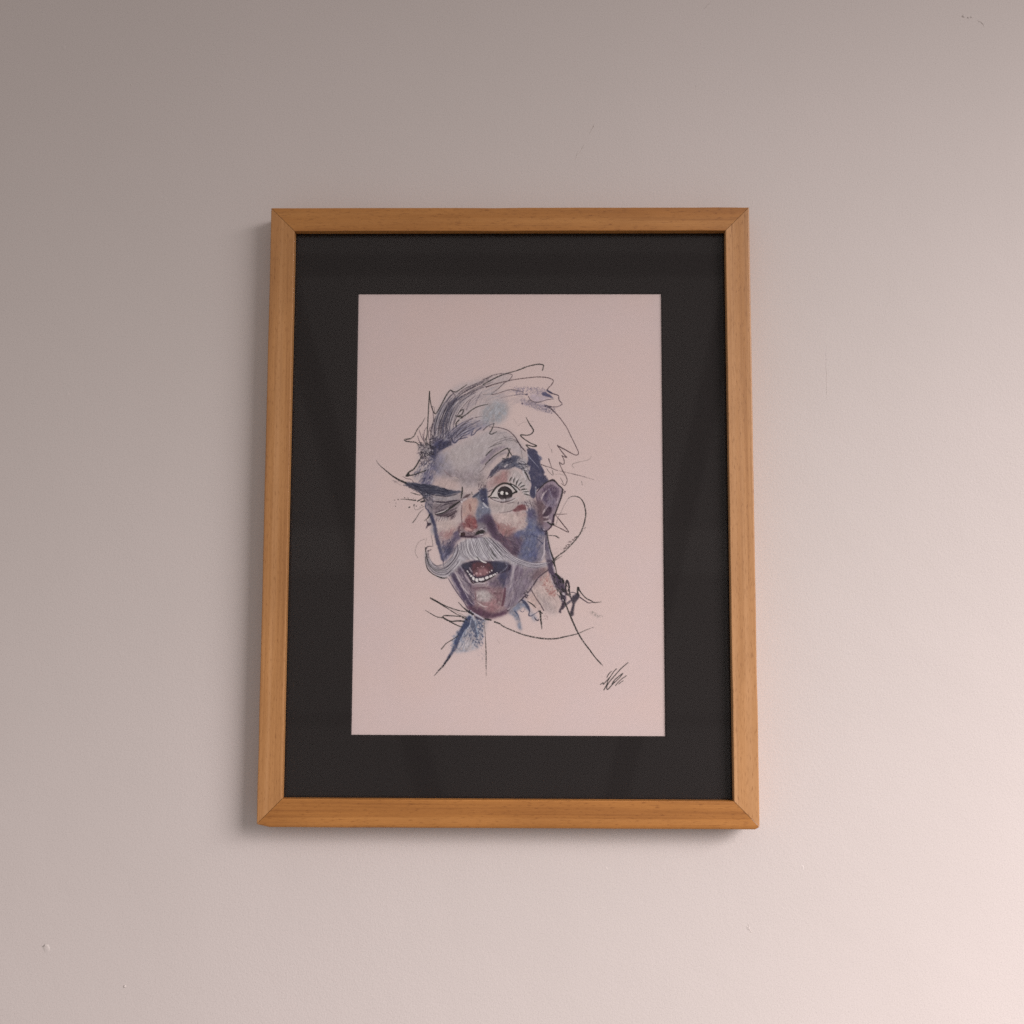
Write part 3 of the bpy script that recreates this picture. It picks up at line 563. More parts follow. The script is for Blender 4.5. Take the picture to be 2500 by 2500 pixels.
    ('stroke', [(161.8, 174.4), (164.3, 182.7)], (1.01, 0.78,), (226, 224, 229), 0.85, 0.4),
    ('wash', [(131.5, 198.3), (135.6, 191.9), (140.5, 188.8), (146.2, 188.3), (151.2, 191.0), (153.8, 194.3), (151.2, 197.6), (147.9, 200.5), (141.4, 201.9), (134.8, 200.7)], (215, 211, 212), 0.95, 0.35, 0.1),
    ('dot', 144.0, 196.2, 6.80, (35, 26, 33), 0.96),
    ('wash', [(138.9, 193.5), (142.2, 191.8), (147.1, 192.2), (149.1, 195.1), (147.9, 193.5), (143.4, 192.7)], (66, 64, 65), 0.7, 0.44, 0.2),
    ('wash', [(139.7, 199.3), (144.3, 201.3), (148.8, 198.8), (147.9, 201.3), (143.9, 203.0), (140.6, 201.3)], (91, 84, 87), 0.8, 0.44, 0.2),
    ('dot', 141.4, 196.0, 1.64, (242, 242, 242), 0.95),
    ('dot', 141.8, 195.3, 1.23, (242, 242, 242), 0.95),
    ('dot', 145.9, 196.3, 1.23, (242, 242, 242), 0.95),
    ('dot', 146.5, 196.6, 0.98, (242, 242, 242), 0.95),
    ('dot', 138.5, 195.4, 0.37, (242, 242, 242), 0.95),
    ('dot', 143.8, 196.4, 1.07, (17, 19, 19), 0.95),
    ('stroke', [(130.7, 198.5), (132.8, 194.8), (136.0, 190.4), (141.3, 187.1), (146.2, 186.7), (151.2, 188.9), (155.7, 194.1), (153.7, 195.5), (150.8, 197.4)], (1.16, 1.75, 1.75, 1.75, 1.75, 1.75, 2.33, 1.94, 1.16,), (17, 19, 19), 0.97, 0.15),
    ('stroke', [(149.5, 186.5), (155.3, 190.0), (159.0, 193.4)], (0.78, 1.32, 0.78,), (17, 19, 19), 0.9, 0.4),
    ('stroke', [(151.6, 188.5), (155.7, 192.2), (158.2, 195.1)], (0.78, 1.55, 1.16,), (213, 211, 215), 0.9, 0.4),
    ('stroke', [(128.3, 200.1), (130.9, 198.5)], (1.55, 0.97,), (17, 19, 19), 0.9, 0.4),
    ('stroke', [(130.7, 200.7), (134.4, 200.5), (138.1, 201.1)], (1.36, 1.16, 1.01,), (17, 19, 19), 0.9, 0.4),
    ('stroke', [(127.4, 194.8), (130.3, 193.9), (132.7, 192.3)], (0.78, 1.01, 0.54,), (70, 56, 70), 0.8, 0.4),
    ('wash', [(131.6, 201.3), (138.5, 202.2), (145.5, 202.1), (151.2, 200.1), (153.3, 200.5), (147.1, 203.8), (139.4, 204.0)], (192, 188, 196), 0.85, 0.44, 0.2),
    ('stroke', [(130.3, 200.9), (133.6, 203.0), (138.6, 204.8), (143.9, 204.9), (149.6, 203.6), (153.7, 201.3)], (0.54, 0.78, 1.16, 1.16, 1.01, 0.54,), (48, 32, 43), 0.9, 0.4),
    ('stroke', [(131.2, 202.4), (135.7, 204.4), (140.2, 205.6)], (0.54, 0.93, 0.54,), (228, 224, 229), 0.8, 0.4),
    ('dot', 144.1, 202.3, 0.49, (242, 242, 242), 0.95),
    ('wash', [(128.3, 202.6), (135.3, 205.4), (145.5, 206.2), (153.7, 202.5), (159.8, 202.9), (163.2, 205.8), (153.7, 211.2), (145.6, 214.9), (135.3, 215.3), (130.4, 211.6)], (181, 173, 174), 0.69, 1.44, 0.3),
    ('stroke', [(146.7, 206.2), (153.3, 204.8)], (0.7,), (85, 72, 80), 0.8, 0.4),
    ('stroke', [(157.0, 206.6), (157.8, 205.0)], (0.93,), (56, 44, 54), 0.8, 0.4),
    ('stroke', [(149.6, 204.6), (153.7, 202.5), (157.8, 200.0)], (0.93,), (208, 208, 212), 0.7, 0.4),
    ('stroke', [(138.6, 215.3), (143.5, 214.9), (149.6, 213.7), (154.5, 211.6)], (0.54, 0.78, 0.93, 0.78,), (107, 93, 99), 0.8, 0.4),
    ('wash', [(156.0, 206.3), (165.0, 204.2), (173.2, 203.0), (175.7, 209.1), (171.2, 213.7), (166.3, 212.9), (164.6, 207.9)], (168, 157, 164), 0.69, 1.15, 0.35),
    ('scatter', [(158.9, 205.5), (173.2, 203.8), (172.4, 212.0), (165.0, 210.4)], 30, (65, 52, 67), 0.75, (0.4, 0.87,), 5.15, 1.1, 0.5, 0.63),
    ('scatter', [(158.9, 205.5), (173.2, 203.8), (172.4, 212.0), (165.0, 210.4)], 24, (215, 208, 213), 0.75, (0.4, 0.87,), 3.96, 1.1, 0.5, 0.71),
    ('wash', [(165.3, 153.8), (168.3, 152.3), (172.5, 153.4), (175.3, 155.7), (176.2, 158.6), (180.1, 162.1), (178.2, 165.6), (179.5, 169.7), (182.8, 175.7), (182.0, 177.6), (186.1, 183.8), (182.4, 186.7), (178.3, 191.6), (175.4, 192.4), (173.6, 200.3), (168.5, 199.1), (169.7, 188.8), (168.8, 180.5), (167.2, 176.4), (169.2, 170.6), (166.3, 167.7), (166.6, 158.6)], (56, 58, 90), 0.94, 0.39, 0.15),
    ('stroke', [(166.3, 159.0), (169.6, 162.7), (173.3, 166.8), (177.4, 171.4)], (1.16, 0.78, 0.54, 0.31,), (181, 184, 201), 0.8, 0.4),
    ('stroke', [(174.2, 190.4), (174.2, 197.0)], (1.32, 0.93,), (181, 184, 197), 0.85, 0.4),
    ('stroke', [(175.3, 156.5), (179.1, 162.3)], (0.58, 0.97,), (168, 170, 188), 0.5, 0.4),
    ('scatter', [(167.1, 159.0), (176.6, 159.8), (181.6, 180.5), (175.8, 190.4), (169.7, 188.8)], 40, (100, 104, 133), 0.55, (0.4, 0.87,), 3.96, 1.1, 0.3, 0.51),
    ('scatter', [(177.4, 168.9), (186.5, 183.8), (178.3, 192.0), (174.2, 192.4), (182.4, 183.8)], 34, (51, 48, 73), 0.8, (0.4, 0.87,), 2.38, 0.9, 0.7, 0.59),
    ('scatter', [(175.8, 156.5), (180.7, 162.3), (179.1, 165.6), (176.6, 162.3)], 14, (206, 203, 214), 0.6, (0.4, 0.87,), 1.58, 0.8, 0.6, 0.51),
    ('wash', [(176.2, 193.7), (182.4, 187.7), (187.3, 184.6), (190.6, 183.3), (192.6, 184.5), (196.3, 188.7), (199.7, 192.3), (199.1, 198.9), (196.6, 206.3), (193.8, 212.9), (191.3, 218.7), (190.1, 225.2), (186.8, 230.6), (182.3, 232.6), (179.1, 229.8), (176.6, 223.2), (175.8, 215.8), (175.3, 207.6), (174.9, 200.7)], (137, 123, 142), 0.9, 0.52, 0.25),
    ('wash', [(182.3, 192.0), (187.2, 188.7), (192.1, 188.7), (195.8, 192.8), (195.6, 198.9), (193.8, 202.2), (190.5, 199.4), (188.0, 194.4), (185.6, 198.6), (181.5, 200.6)], (73, 56, 83), 0.78, 1.15, 0.3),
    ('wash', [(175.8, 205.2), (180.7, 204.8), (183.5, 208.4), (181.5, 215.8), (181.9, 224.0), (178.2, 226.5), (176.0, 215.8)], (111, 88, 95), 0.78, 1.15, 0.3),
    ('wash', [(181.5, 203.5), (186.0, 200.6), (193.3, 201.8), (192.1, 207.6), (189.3, 210.9), (184.8, 207.6)], (122, 116, 140), 0.69, 1.15, 0.3),
    ('wash', [(181.5, 215.8), (184.8, 210.5), (189.3, 209.7), (189.1, 213.8), (185.6, 217.9), (181.5, 218.9)], (49, 31, 54), 0.92, 0.52, 0.2),
    ('wash', [(181.1, 220.8), (184.0, 219.9), (186.4, 222.0), (183.2, 223.2)], (89, 69, 80), 0.85, 0.52, 0.2),
    ('wash', [(180.7, 200.6), (183.5, 195.7), (186.0, 195.7), (185.6, 201.9), (183.5, 204.3)], (74, 63, 94), 0.74, 0.8, 0.2),
    ('stroke', [(179.4, 202.3), (181.5, 197.3), (184.3, 193.8)], (1.16, 1.55, 0.93,), (212, 203, 210), 0.9, 0.4),
    ('stroke', [(186.8, 192.0), (188.0, 195.3), (189.7, 200.2)], (1.16, 1.94, 0.78,), (140, 133, 157), 0.85, 0.4),
    ('stroke', [(186.8, 187.4), (191.3, 186.8), (195.8, 189.9), (197.8, 194.0), (197.0, 199.4), (195.0, 204.7)], (1.55, 2.33, 2.33, 1.94, 1.55, 0.78,), (168, 152, 168), 0.85, 0.4),
    ('stroke', [(195.6, 201.8), (194.6, 205.5)], (0.85,), (213, 208, 215), 0.7, 0.4),
    ('stroke', [(180.9, 216.2), (182.3, 213.4), (184.3, 210.7)], (0.78, 1.71, 0.93,), (228, 219, 226), 0.95, 0.4),
    ('stroke', [(181.5, 219.3), (184.8, 219.7), (186.6, 218.1)], (0.93, 1.4, 0.62,), (225, 216, 223), 0.9, 0.4),
    ('stroke', [(181.9, 223.6), (185.2, 223.2), (188.1, 222.0), (188.1, 224.0)], (0.93, 1.24, 0.93, 1.16,), (212, 201, 207), 0.9, 0.4),
    ('stroke', [(181.1, 205.2), (183.5, 207.6), (184.8, 209.7)], (0.54, 0.85, 0.54,), (193, 187, 202), 0.7, 0.4),
    ('dot', 181.7, 231.6, 0.90, (238, 232, 239), 0.9),
    ('stroke', [(175.4, 194.9), (178.3, 191.6), (182.4, 187.3), (187.3, 184.2), (190.6, 182.9), (192.6, 184.2), (196.3, 188.3), (200.0, 192.0), (199.2, 198.6), (196.8, 206.0), (193.9, 213.4), (191.7, 218.8)], (0.78, 1.01, 1.01, 1.16, 1.32, 1.16, 1.16, 1.55, 1.16, 1.16, 1.32, 1.55,), (26, 19, 28), 0.92, 0.3),
    ('stroke', [(191.7, 217.4), (190.3, 225.7), (186.8, 230.8), (182.3, 233.0), (178.9, 229.8)], (1.75, 1.94, 1.55, 1.16, 1.16,), (42, 23, 45), 0.9, 0.4),
    ('stroke', [(175.3, 194.5), (174.9, 200.2), (176.6, 206.4)], (0.78, 1.01, 0.62,), (85, 69, 88), 0.8, 0.4),
    ('stroke', [(188.1, 184.6), (190.6, 183.9), (193.1, 185.4)], (0.78,), (34, 19, 29), 0.9, 0.4),
    ('scatter', [(199.6, 192.0), (203.3, 194.0), (202.9, 196.9), (200.0, 198.6)], 14, (55, 41, 54), 0.7, (0.4, 0.95,), 0.0, 0, 0.5, 0.55),
    ('stroke', [(185.6, 224.2), (188.9, 226.3), (191.3, 226.3)], (1.16, 1.55, 1.94,), (17, 19, 19), 0.9, 0.4),
    ('wash', [(104.2, 205.1), (110.7, 201.4), (117.6, 201.0), (117.5, 209.2), (115.9, 217.4), (110.4, 217.4), (105.5, 219.9), (103.5, 223.6), (103.4, 211.7)], (189, 156, 149), 0.78, 1.15, 0.25),
    ('stroke', [(110.3, 206.8), (110.8, 210.0), (111.4, 213.7)], (1.16, 2.72, 1.16,), (142, 103, 100), 0.7, 0.4),
    ('stroke', [(113.6, 205.9), (114.0, 213.3)], (1.94, 3.1, 1.55,), (201, 177, 168), 0.6, 0.4),
    ('wash', [(113.5, 200.0), (118.8, 195.4), (121.7, 191.9), (126.6, 191.9), (127.5, 198.9), (128.5, 208.3), (131.0, 213.3), (130.4, 219.0), (133.8, 222.7), (129.3, 226.9), (118.2, 226.4), (116.1, 217.4), (118.1, 209.2), (117.8, 201.0)], (98, 108, 133), 0.81, 0.92, 0.35),
    ('wash', [(120.0, 194.8), (123.3, 191.9), (126.8, 192.7), (127.2, 200.1), (128.5, 208.8), (125.5, 207.1), (120.9, 203.0)], (49, 52, 84), 0.83, 0.8, 0.3),
    ('wash', [(120.6, 219.9), (129.6, 216.6), (135.4, 223.9), (138.7, 228.0), (119.1, 228.1)], (86, 73, 99), 0.78, 1.15, 0.3),
    ('stroke', [(123.6, 205.9), (125.5, 208.4), (128.1, 210.4)], (1.55, 1.94, 0.93,), (204, 206, 217), 0.95, 0.4),
    ('dot', 123.2, 210.2, 0.57, (227, 229, 238), 0.95),
    ('dot', 123.4, 202.2, 0.41, (227, 229, 238), 0.95),
    ('scatter', [(118.3, 187.0), (127.3, 184.5), (126.6, 191.9), (119.2, 194.0)], 34, (59, 45, 60), 0.8, (0.32, 0.79,), 2.38, 1.5, 0.4, 0.59),
    ('stroke', [(113.5, 200.0), (116.4, 198.1), (119.2, 195.6)], (1.16, 1.94, 1.55,), (46, 51, 76), 0.9, 0.4),
    ('stroke', [(103.1, 190.4), (103.1, 194.8), (102.1, 201.0)], (1.16, 1.55, 0.93,), (17, 19, 19), 0.9, 0.4),
    ('stroke', [(104.5, 200.6), (107.8, 198.9), (110.6, 197.3)], (1.16, 2.33, 1.16,), (86, 66, 72), 0.9, 0.4),
    ('stroke', [(112.3, 195.2), (112.7, 197.7)], (0.78,), (17, 19, 19), 0.7, 0.4),
    ('stroke', [(103.0, 208.4), (102.6, 217.5), (103.3, 225.7)], (0.78, 1.16, 0.78,), (105, 82, 90), 0.8, 0.4),
    ('wash', [(100.0, 226.6), (104.5, 224.9), (106.2, 232.3), (101.7, 232.7), (99.2, 230.7)], (104, 73, 83), 0.69, 1.15, 0.3),
    ('wash', [(127.4, 217.5), (134.0, 222.0), (138.2, 233.4), (143.1, 238.3), (152.9, 235.8), (161.9, 239.9), (161.5, 248.1), (156.6, 257.1), (150.9, 255.8), (140.7, 245.7), (133.3, 240.0), (127.5, 231.8), (123.0, 223.7)], (85, 69, 93), 0.85, 1.15, 0.25),
    ('wash', [(165.4, 214.1), (171.2, 210.8), (175.7, 219.4), (175.1, 227.6), (182.2, 234.1), (184.3, 238.2), (183.1, 252.1), (179.9, 260.2), (173.3, 263.1), (163.2, 261.9), (156.6, 257.5), (161.1, 248.1), (161.4, 239.9), (152.9, 236.2), (161.0, 231.3), (166.3, 226.8), (164.2, 223.1)], (95, 104, 140), 0.85, 1.15, 0.3),
    ('wash', [(166.3, 213.3), (172.4, 211.2), (175.7, 216.5), (174.1, 220.2), (168.3, 221.1), (165.9, 217.8)], (73, 66, 101), 0.69, 1.72, 0.4),
    ('wash', [(164.7, 226.0), (170.0, 226.4), (169.2, 231.7), (163.1, 232.5)], (70, 78, 119), 0.55, 1.72, 0.5),
    ('wash', [(174.9, 223.5), (178.6, 225.9), (182.2, 233.7), (175.7, 232.5)], (56, 59, 92), 0.74, 1.15, 0.3),
    ('wash', [(161.9, 239.1), (165.1, 238.3), (162.3, 248.1), (157.8, 255.8), (154.6, 256.2), (159.0, 248.1)], (92, 82, 114), 0.46, 2.87, 0.4),
    ('wash', [(172.5, 256.2), (175.8, 250.1), (176.2, 261.9), (172.1, 262.7)], (94, 79, 106), 0.64, 1.72, 0.4),
    ('wash', [(168.4, 238.2), (173.3, 239.9), (170.9, 247.2), (165.2, 248.9)], (115, 125, 157), 0.46, 2.87, 0.5),
    ('wash', [(134.8, 216.6), (152.8, 216.0), (164.2, 214.9), (165.5, 219.4), (163.8, 222.7), (166.5, 226.0), (163.9, 230.5), (160.2, 231.5), (154.9, 233.4), (148.8, 232.6), (140.6, 235.9), (138.1, 229.3), (133.4, 221.6)], (197, 178, 177), 0.85, 0.86, 0.2),
    ('wash', [(134.8, 223.6), (138.5, 227.3), (148.8, 229.3), (155.3, 227.7), (154.1, 233.0), (148.8, 235.8), (145.5, 238.3), (140.6, 235.9), (137.7, 231.4)], (170, 132, 130), 0.69, 1.72, 0.4),
    ('wash', [(140.6, 233.4), (148.8, 232.6), (153.7, 235.4), (146.8, 239.1), (143.1, 238.3)], (139, 98, 102), 0.64, 1.72, 0.3),
    ('wash', [(154.8, 213.7), (163.8, 214.9), (164.2, 220.2), (157.7, 220.3)], (175, 145, 147), 0.46, 1.72, 0.4),
    ('stroke', [(133.8, 222.2), (138.1, 227.7), (138.6, 231.4)], (0.78, 1.55, 1.16,), (122, 75, 78), 0.8, 0.4),
    ('stroke', [(134.0, 221.6), (136.5, 225.2), (138.9, 227.7)], (0.54, 0.85, 0.47,), (229, 214, 208), 0.8, 0.4),
    ('stroke', [(147.9, 233.0), (151.2, 231.8)], (0.93,), (122, 89, 92), 0.7, 0.4),
    ('scatter', [(154.0, 215.4), (164.6, 215.3), (164.7, 229.3), (156.1, 229.3)], 24, (161, 123, 127), 0.5, (0.4, 0.87,), 2.77, 1, 1, 0.95),
    ('wash', [(152.3, 212.9), (156.8, 208.8), (161.7, 206.9), (165.6, 210.0), (164.6, 212.7), (160.1, 212.9), (156.0, 214.3)], (112, 62, 71), 0.92, 0.52, 0.2),
    ('stroke', [(165.0, 208.8), (166.3, 213.3)], (1.16, 0.93,), (225, 214, 216), 0.85, 0.4),
    ('stroke', [(168.3, 209.2), (169.1, 212.0)], (0.78, 1.16,), (217, 208, 213), 0.7, 0.4),
    ('wash', [(175.7, 239.4), (183.1, 238.2), (182.9, 255.3), (179.9, 260.2), (175.8, 261.9)], (148, 139, 149), 0.78, 1.15, 0.25),
    ('stroke', [(169.2, 234.6), (172.5, 237.4), (176.1, 238.6)], (0.78, 1.36, 0.78,), (47, 55, 94), 0.8, 0.4),
    ('stroke', [(175.3, 240.3), (178.2, 242.3), (181.1, 245.2)], (0.78, 1.01, 0.78,), (58, 58, 85), 0.8, 0.4),
    ('stroke', [(175.7, 238.2), (179.8, 239.8)], (0.78,), (59, 62, 88), 0.6, 0.4),
    ('wash', [(181.5, 233.4), (184.8, 233.0), (185.8, 240.4), (188.1, 250.6), (190.1, 257.5), (189.7, 262.0), (184.0, 260.8), (183.2, 252.6), (183.6, 240.4)], (81, 77, 105), 0.81, 0.8, 0.25),
    ('stroke', [(183.5, 237.3), (182.8, 244.5), (182.4, 254.3), (180.0, 259.6)], (0.93, 1.71, 1.71, 0.78,), (213, 204, 215), 0.95, 0.4),
    ('stroke', [(185.8, 238.3), (187.3, 247.7), (188.1, 254.2), (189.3, 259.9)], (0.39, 0.93, 1.16, 1.55,), (180, 176, 196), 0.7, 0.4),
    ('stroke', [(184.2, 233.4), (183.6, 240.4), (183.4, 251.0)], (1.55, 1.16, 0.78,), (36, 27, 54), 0.85, 0.4),
    ('stroke', [(185.0, 233.4), (186.0, 240.4), (188.1, 250.6), (190.1, 256.7), (191.6, 260.8), (192.4, 266.1)], (1.16, 0.78, 0.93, 1.16, 1.55, 1.32,), (17, 19, 19), 0.9, 0.4),
    ('wash', [(72.1, 215.2), (74.5, 217.6), (77.9, 226.6), (79.7, 234.8), (82.4, 244.6), (84.1, 252.0), (86.3, 260.9), (83.6, 260.5), (79.8, 247.9), (76.9, 239.7), (76.0, 233.2), (74.2, 225.4)], (56, 58, 90), 0.92, 0.48, 0.25),
    ('wash', [(72.6, 226.7), (75.5, 226.7), (76.8, 236.5), (73.9, 234.8)], (152, 154, 165), 0.55, 0.92, 0.3),
    ('wash', [(69.3, 223.0), (70.8, 225.0), (73.4, 226.4), (70.6, 228.7), (68.0, 231.0), (69.8, 227.1)], (32, 22, 41), 0.92, 0.35, 0.1),
    ('dot', 71.8, 223.4, 1.64, (155, 159, 163), 0.5),
    ('wash', [(79.6, 232.8), (86.2, 234.0), (87.9, 240.5), (90.4, 245.4), (87.2, 248.7), (83.5, 247.9), (81.0, 241.4)], (149, 136, 149), 0.55, 1.72, 0.35),
    ('wash', [(85.0, 235.2), (92.3, 231.5), (98.0, 229.0), (96.8, 233.5), (92.4, 239.7), (86.7, 240.5)], (159, 115, 116), 0.6, 2.01, 0.35),
    ('wash', [(96.4, 233.6), (100.9, 232.3), (102.2, 239.7), (98.1, 242.9), (96.1, 247.8), (93.8, 254.4), (88.5, 254.4), (86.3, 249.1), (90.4, 246.2), (93.2, 239.7)], (78, 69, 98), 0.83, 1.15, 0.3),
    ('wash', [(83.1, 247.1), (88.0, 248.3), (91.7, 256.0), (88.1, 261.7), (85.3, 261.3), (83.1, 254.0)], (102, 104, 133), 0.74, 1.15, 0.35),
    ('wash', [(88.0, 250.3), (95.3, 248.7), (95.0, 253.2), (90.9, 256.4)], (69, 74, 104), 0.64, 1.15, 0.3),
    ('wash', [(100.9, 232.3), (105.8, 232.3), (114.0, 234.3), (118.0, 227.3), (123.7, 225.7), (128.0, 229.4), (127.2, 234.3), (122.2, 238.0), (118.1, 241.2), (109.9, 239.6), (102.6, 239.2), (100.5, 235.6)], (120, 102, 112), 0.81, 0.92, 0.3),
    ('wash', [(117.6, 224.5), (123.7, 225.3), (128.0, 228.9), (127.6, 233.0), (124.6, 235.5), (124.2, 232.2), (119.7, 231.4), (118.0, 229.0)], (146, 141, 151), 0.78, 0.8, 0.3),
    ('wash', [(104.5, 224.9), (107.3, 219.6), (110.5, 217.3), (115.5, 219.4), (117.3, 223.7), (117.8, 228.6), (113.5, 232.7), (107.8, 231.9), (104.1, 228.6)], (129, 75, 79), 0.83, 0.92, 0.35),
    ('wash', [(107.3, 222.4), (111.4, 220.4), (115.5, 222.4), (113.9, 226.1), (109.0, 225.7)], (145, 96, 97), 0.46, 1.15, 0.4),
    ('wash', [(105.4, 230.4), (108.2, 229.8), (113.5, 232.3), (109.9, 233.5), (106.6, 232.3)], (202, 164, 164), 0.9, 0.44, 0.2),
    ('stroke', [(115.5, 228.6), (116.8, 226.9)], (1.36,), (183, 130, 132), 0.7, 0.4),
    ('wash', [(101.7, 235.2), (105.8, 234.9), (106.4, 238.0), (102.6, 238.0)], (43, 19, 25), 0.95, 0.44, 0.1),
    ('wash', [(116.0, 235.5), (120.1, 232.0), (124.4, 232.2), (123.8, 234.9), (118.5, 235.9), (116.0, 237.4)], (17, 19, 19), 0.96, 0.44, 0.1),
    ('stroke', [(101.3, 236.8), (101.5, 234.1), (103.8, 233.7)], (0.78, 1.16, 0.78,), (222, 214, 218), 0.9, 0.4),
    ('stroke', [(119.9, 232.0), (122.5, 230.8), (125.0, 232.2)], (0.78, 1.16, 0.78,), (224, 221, 228), 0.8, 0.4),
    ('stroke', [(120.5, 236.5), (124.6, 235.7)], (0.93,), (231, 227, 234), 0.9, 0.4),
    ('stroke', [(126.2, 230.2), (126.6, 233.1)], (1.55,), (187, 184, 193), 0.7, 0.4),
    ('stroke', [(102.2, 238.2), (109.9, 238.6), (116.0, 239.2), (119.7, 241.2), (122.6, 239.2)], (1.55, 1.55, 1.94, 2.72, 1.94,), (44, 19, 42), 0.92, 0.4),
    ('wash', [(115.6, 239.2), (121.8, 239.6), (122.2, 241.7), (119.8, 242.5)], (41, 19, 45), 0.9, 0.44, 0.1),
    ('stroke', [(115.2, 238.0), (120.5, 237.2)], (1.16,), (150, 136, 151), 0.7, 0.4),
    ('wash', [(107.8, 289.4), (115.9, 286.1), (125.6, 286.5), (141.9, 286.0), (144.8, 290.9), (144.0, 303.0), (148.5, 308.2), (138.0, 313.9), (125.8, 316.4), (117.7, 313.2), (111.2, 306.4)], (141, 113, 121), 0.75, 1.44, 0.35),
    ('wash', [(128.8, 279.6), (137.8, 274.7), (145.1, 273.9), (145.1, 286.0), (135.8, 286.9), (129.7, 284.9)], (107, 93, 111), 0.74, 1.44, 0.3),
    ('wash', [(92.2, 273.2), (101.9, 268.3), (109.3, 275.6), (113.4, 282.9), (115.9, 286.9), (116.0, 299.1), (115.2, 303.9), (109.5, 303.9), (101.3, 293.0), (95.1, 283.8)], (129, 119, 134), 0.74, 1.15, 0.3),
    ('wash', [(148.3, 265.7), (156.0, 263.7), (163.8, 267.7), (180.4, 270.5), (176.4, 275.4), (169.5, 283.5), (163.5, 294.1), (156.2, 302.2), (148.1, 308.2), (144.0, 303.0), (145.1, 286.8), (148.3, 274.7)], (132, 122, 139), 0.81, 1.15, 0.3),
    ('wash', [(102.3, 265.9), (109.2, 262.6), (117.3, 260.9), (129.5, 261.7), (141.7, 261.3), (148.3, 262.9), (150.9, 266.5), (148.7, 271.8), (141.8, 273.5), (135.7, 274.5), (128.8, 279.2), (121.5, 282.4), (115.8, 282.9), (111.5, 279.6), (108.3, 275.6), (105.2, 270.7)], (39, 28, 51), 0.96, 0.52, 0.12),
    ('wash', [(102.7, 265.4), (110.0, 263.0), (110.8, 268.3), (107.6, 269.9)], (59, 65, 88), 0.74, 1.15, 0.3),
    ('wash', [(133.6, 262.9), (145.8, 262.9), (147.5, 267.4), (144.2, 271.4), (135.7, 271.9)], (56, 61, 88), 0.78, 1.15, 0.3),
    ('wash', [(112.5, 267.9), (116.5, 263.4), (127.5, 262.9), (133.2, 268.6), (129.2, 273.5), (121.5, 276.0), (115.4, 274.8)], (100, 59, 67), 0.85, 0.92, 0.3),
    ('wash', [(114.5, 274.4), (116.5, 270.3), (123.5, 268.2), (129.2, 271.9), (128.0, 274.9), (121.5, 276.6), (116.2, 276.2)], (148, 111, 117), 0.83, 0.86, 0.35),
    ('dot', 122.0, 267.0, 0.53, (209, 180, 185), 0.8),
    ('dot', 124.1, 267.1, 0.57, (209, 180, 185), 0.8),
    ('dot', 123.5, 268.2, 0.37, (209, 180, 185), 0.8),
    ('dot', 118.4, 268.1, 0.37, (209, 180, 185), 0.8),
    ('dot', 117.4, 273.7, 1.07, (209, 180, 185), 0.8),
    ('dot', 121.1, 274.1, 0.90, (209, 180, 185), 0.8),
    ('dot', 127.6, 272.7, 0.74, (209, 180, 185), 0.8),
    ('dot', 115.0, 275.2, 0.82, (209, 180, 185), 0.8),
    ('stroke', [(110.8, 268.3), (111.7, 270.3), (113.3, 272.7)], (0.93, 1.55, 0.78,), (189, 177, 188), 0.8, 0.4),
    ('dot', 108.6, 271.5, 0.66, (242, 240, 242), 0.95),
    ('dot', 109.4, 272.5, 0.53, (242, 240, 242), 0.95),
    ('dot', 110.7, 274.4, 0.78, (242, 240, 242), 0.95),
    ('dot', 112.2, 276.1, 1.07, (242, 240, 242), 0.95),
    ('dot', 114.1, 278.0, 1.31, (242, 240, 242), 0.95),
    ('dot', 114.8, 279.0, 1.31, (242, 240, 242), 0.95),
    ('dot', 117.5, 279.8, 1.56, (242, 240, 242), 0.95),
    ('dot', 118.1, 280.6, 1.23, (242, 240, 242), 0.95),
    ('dot', 120.2, 279.3, 1.23, (242, 240, 242), 0.95),
    ('dot', 121.7, 279.6, 1.39, (242, 240, 242), 0.95),
    ('dot', 123.7, 279.0, 1.31, (242, 240, 242), 0.95),
    ('dot', 126.8, 278.0, 1.31, (242, 240, 242), 0.95),
    ('dot', 128.0, 277.4, 1.23, (242, 240, 242), 0.95),
    ('dot', 130.6, 276.7, 1.23, (242, 240, 242), 0.95),
    ('dot', 131.9, 276.1, 1.15, (242, 240, 242), 0.95),
    ('dot', 133.5, 275.2, 0.98, (242, 240, 242), 0.95),
    ('dot', 135.3, 274.2, 0.74, (242, 240, 242), 0.95),
    ('dot', 137.1, 273.1, 0.49, (242, 240, 242), 0.95),
    ('dot', 132.0, 270.9, 0.70, (242, 240, 242), 0.95),
    ('dot', 130.0, 272.3, 0.49, (242, 240, 242), 0.95),
    ('stroke', [(113.0, 277.4), (113.0, 278.4)], (0.62,), (33, 19, 24), 0.9, 0.4),
    ('stroke', [(116.0, 278.0), (115.8, 281.2)], (0.62,), (33, 19, 24), 0.9, 0.4),
    ('stroke', [(119.3, 278.8), (119.4, 281.2)], (0.62,), (33, 19, 24), 0.9, 0.4),
    ('stroke', [(125.0, 278.0), (125.6, 280.4)], (0.62,), (33, 19, 24), 0.9, 0.4),
    ('stroke', [(129.3, 275.9), (129.6, 278.8)], (0.62,), (33, 19, 24), 0.9, 0.4),
    ('stroke', [(132.7, 274.7), (133.3, 276.3)], (0.62,), (33, 19, 24), 0.9, 0.4),
    ('stroke', [(110.9, 278.8), (114.2, 282.9), (118.7, 282.5), (124.0, 281.4), (128.8, 279.2), (135.3, 275.5)], (0.78, 1.32, 1.55, 1.55, 1.32, 0.54,), (33, 19, 28), 0.92, 0.4),
    ('stroke', [(145.4, 263.7), (146.7, 266.9), (143.8, 270.2), (140.2, 272.6)], (1.16, 0.93, 1.32, 0.78,), (168, 170, 186), 0.65, 0.8),
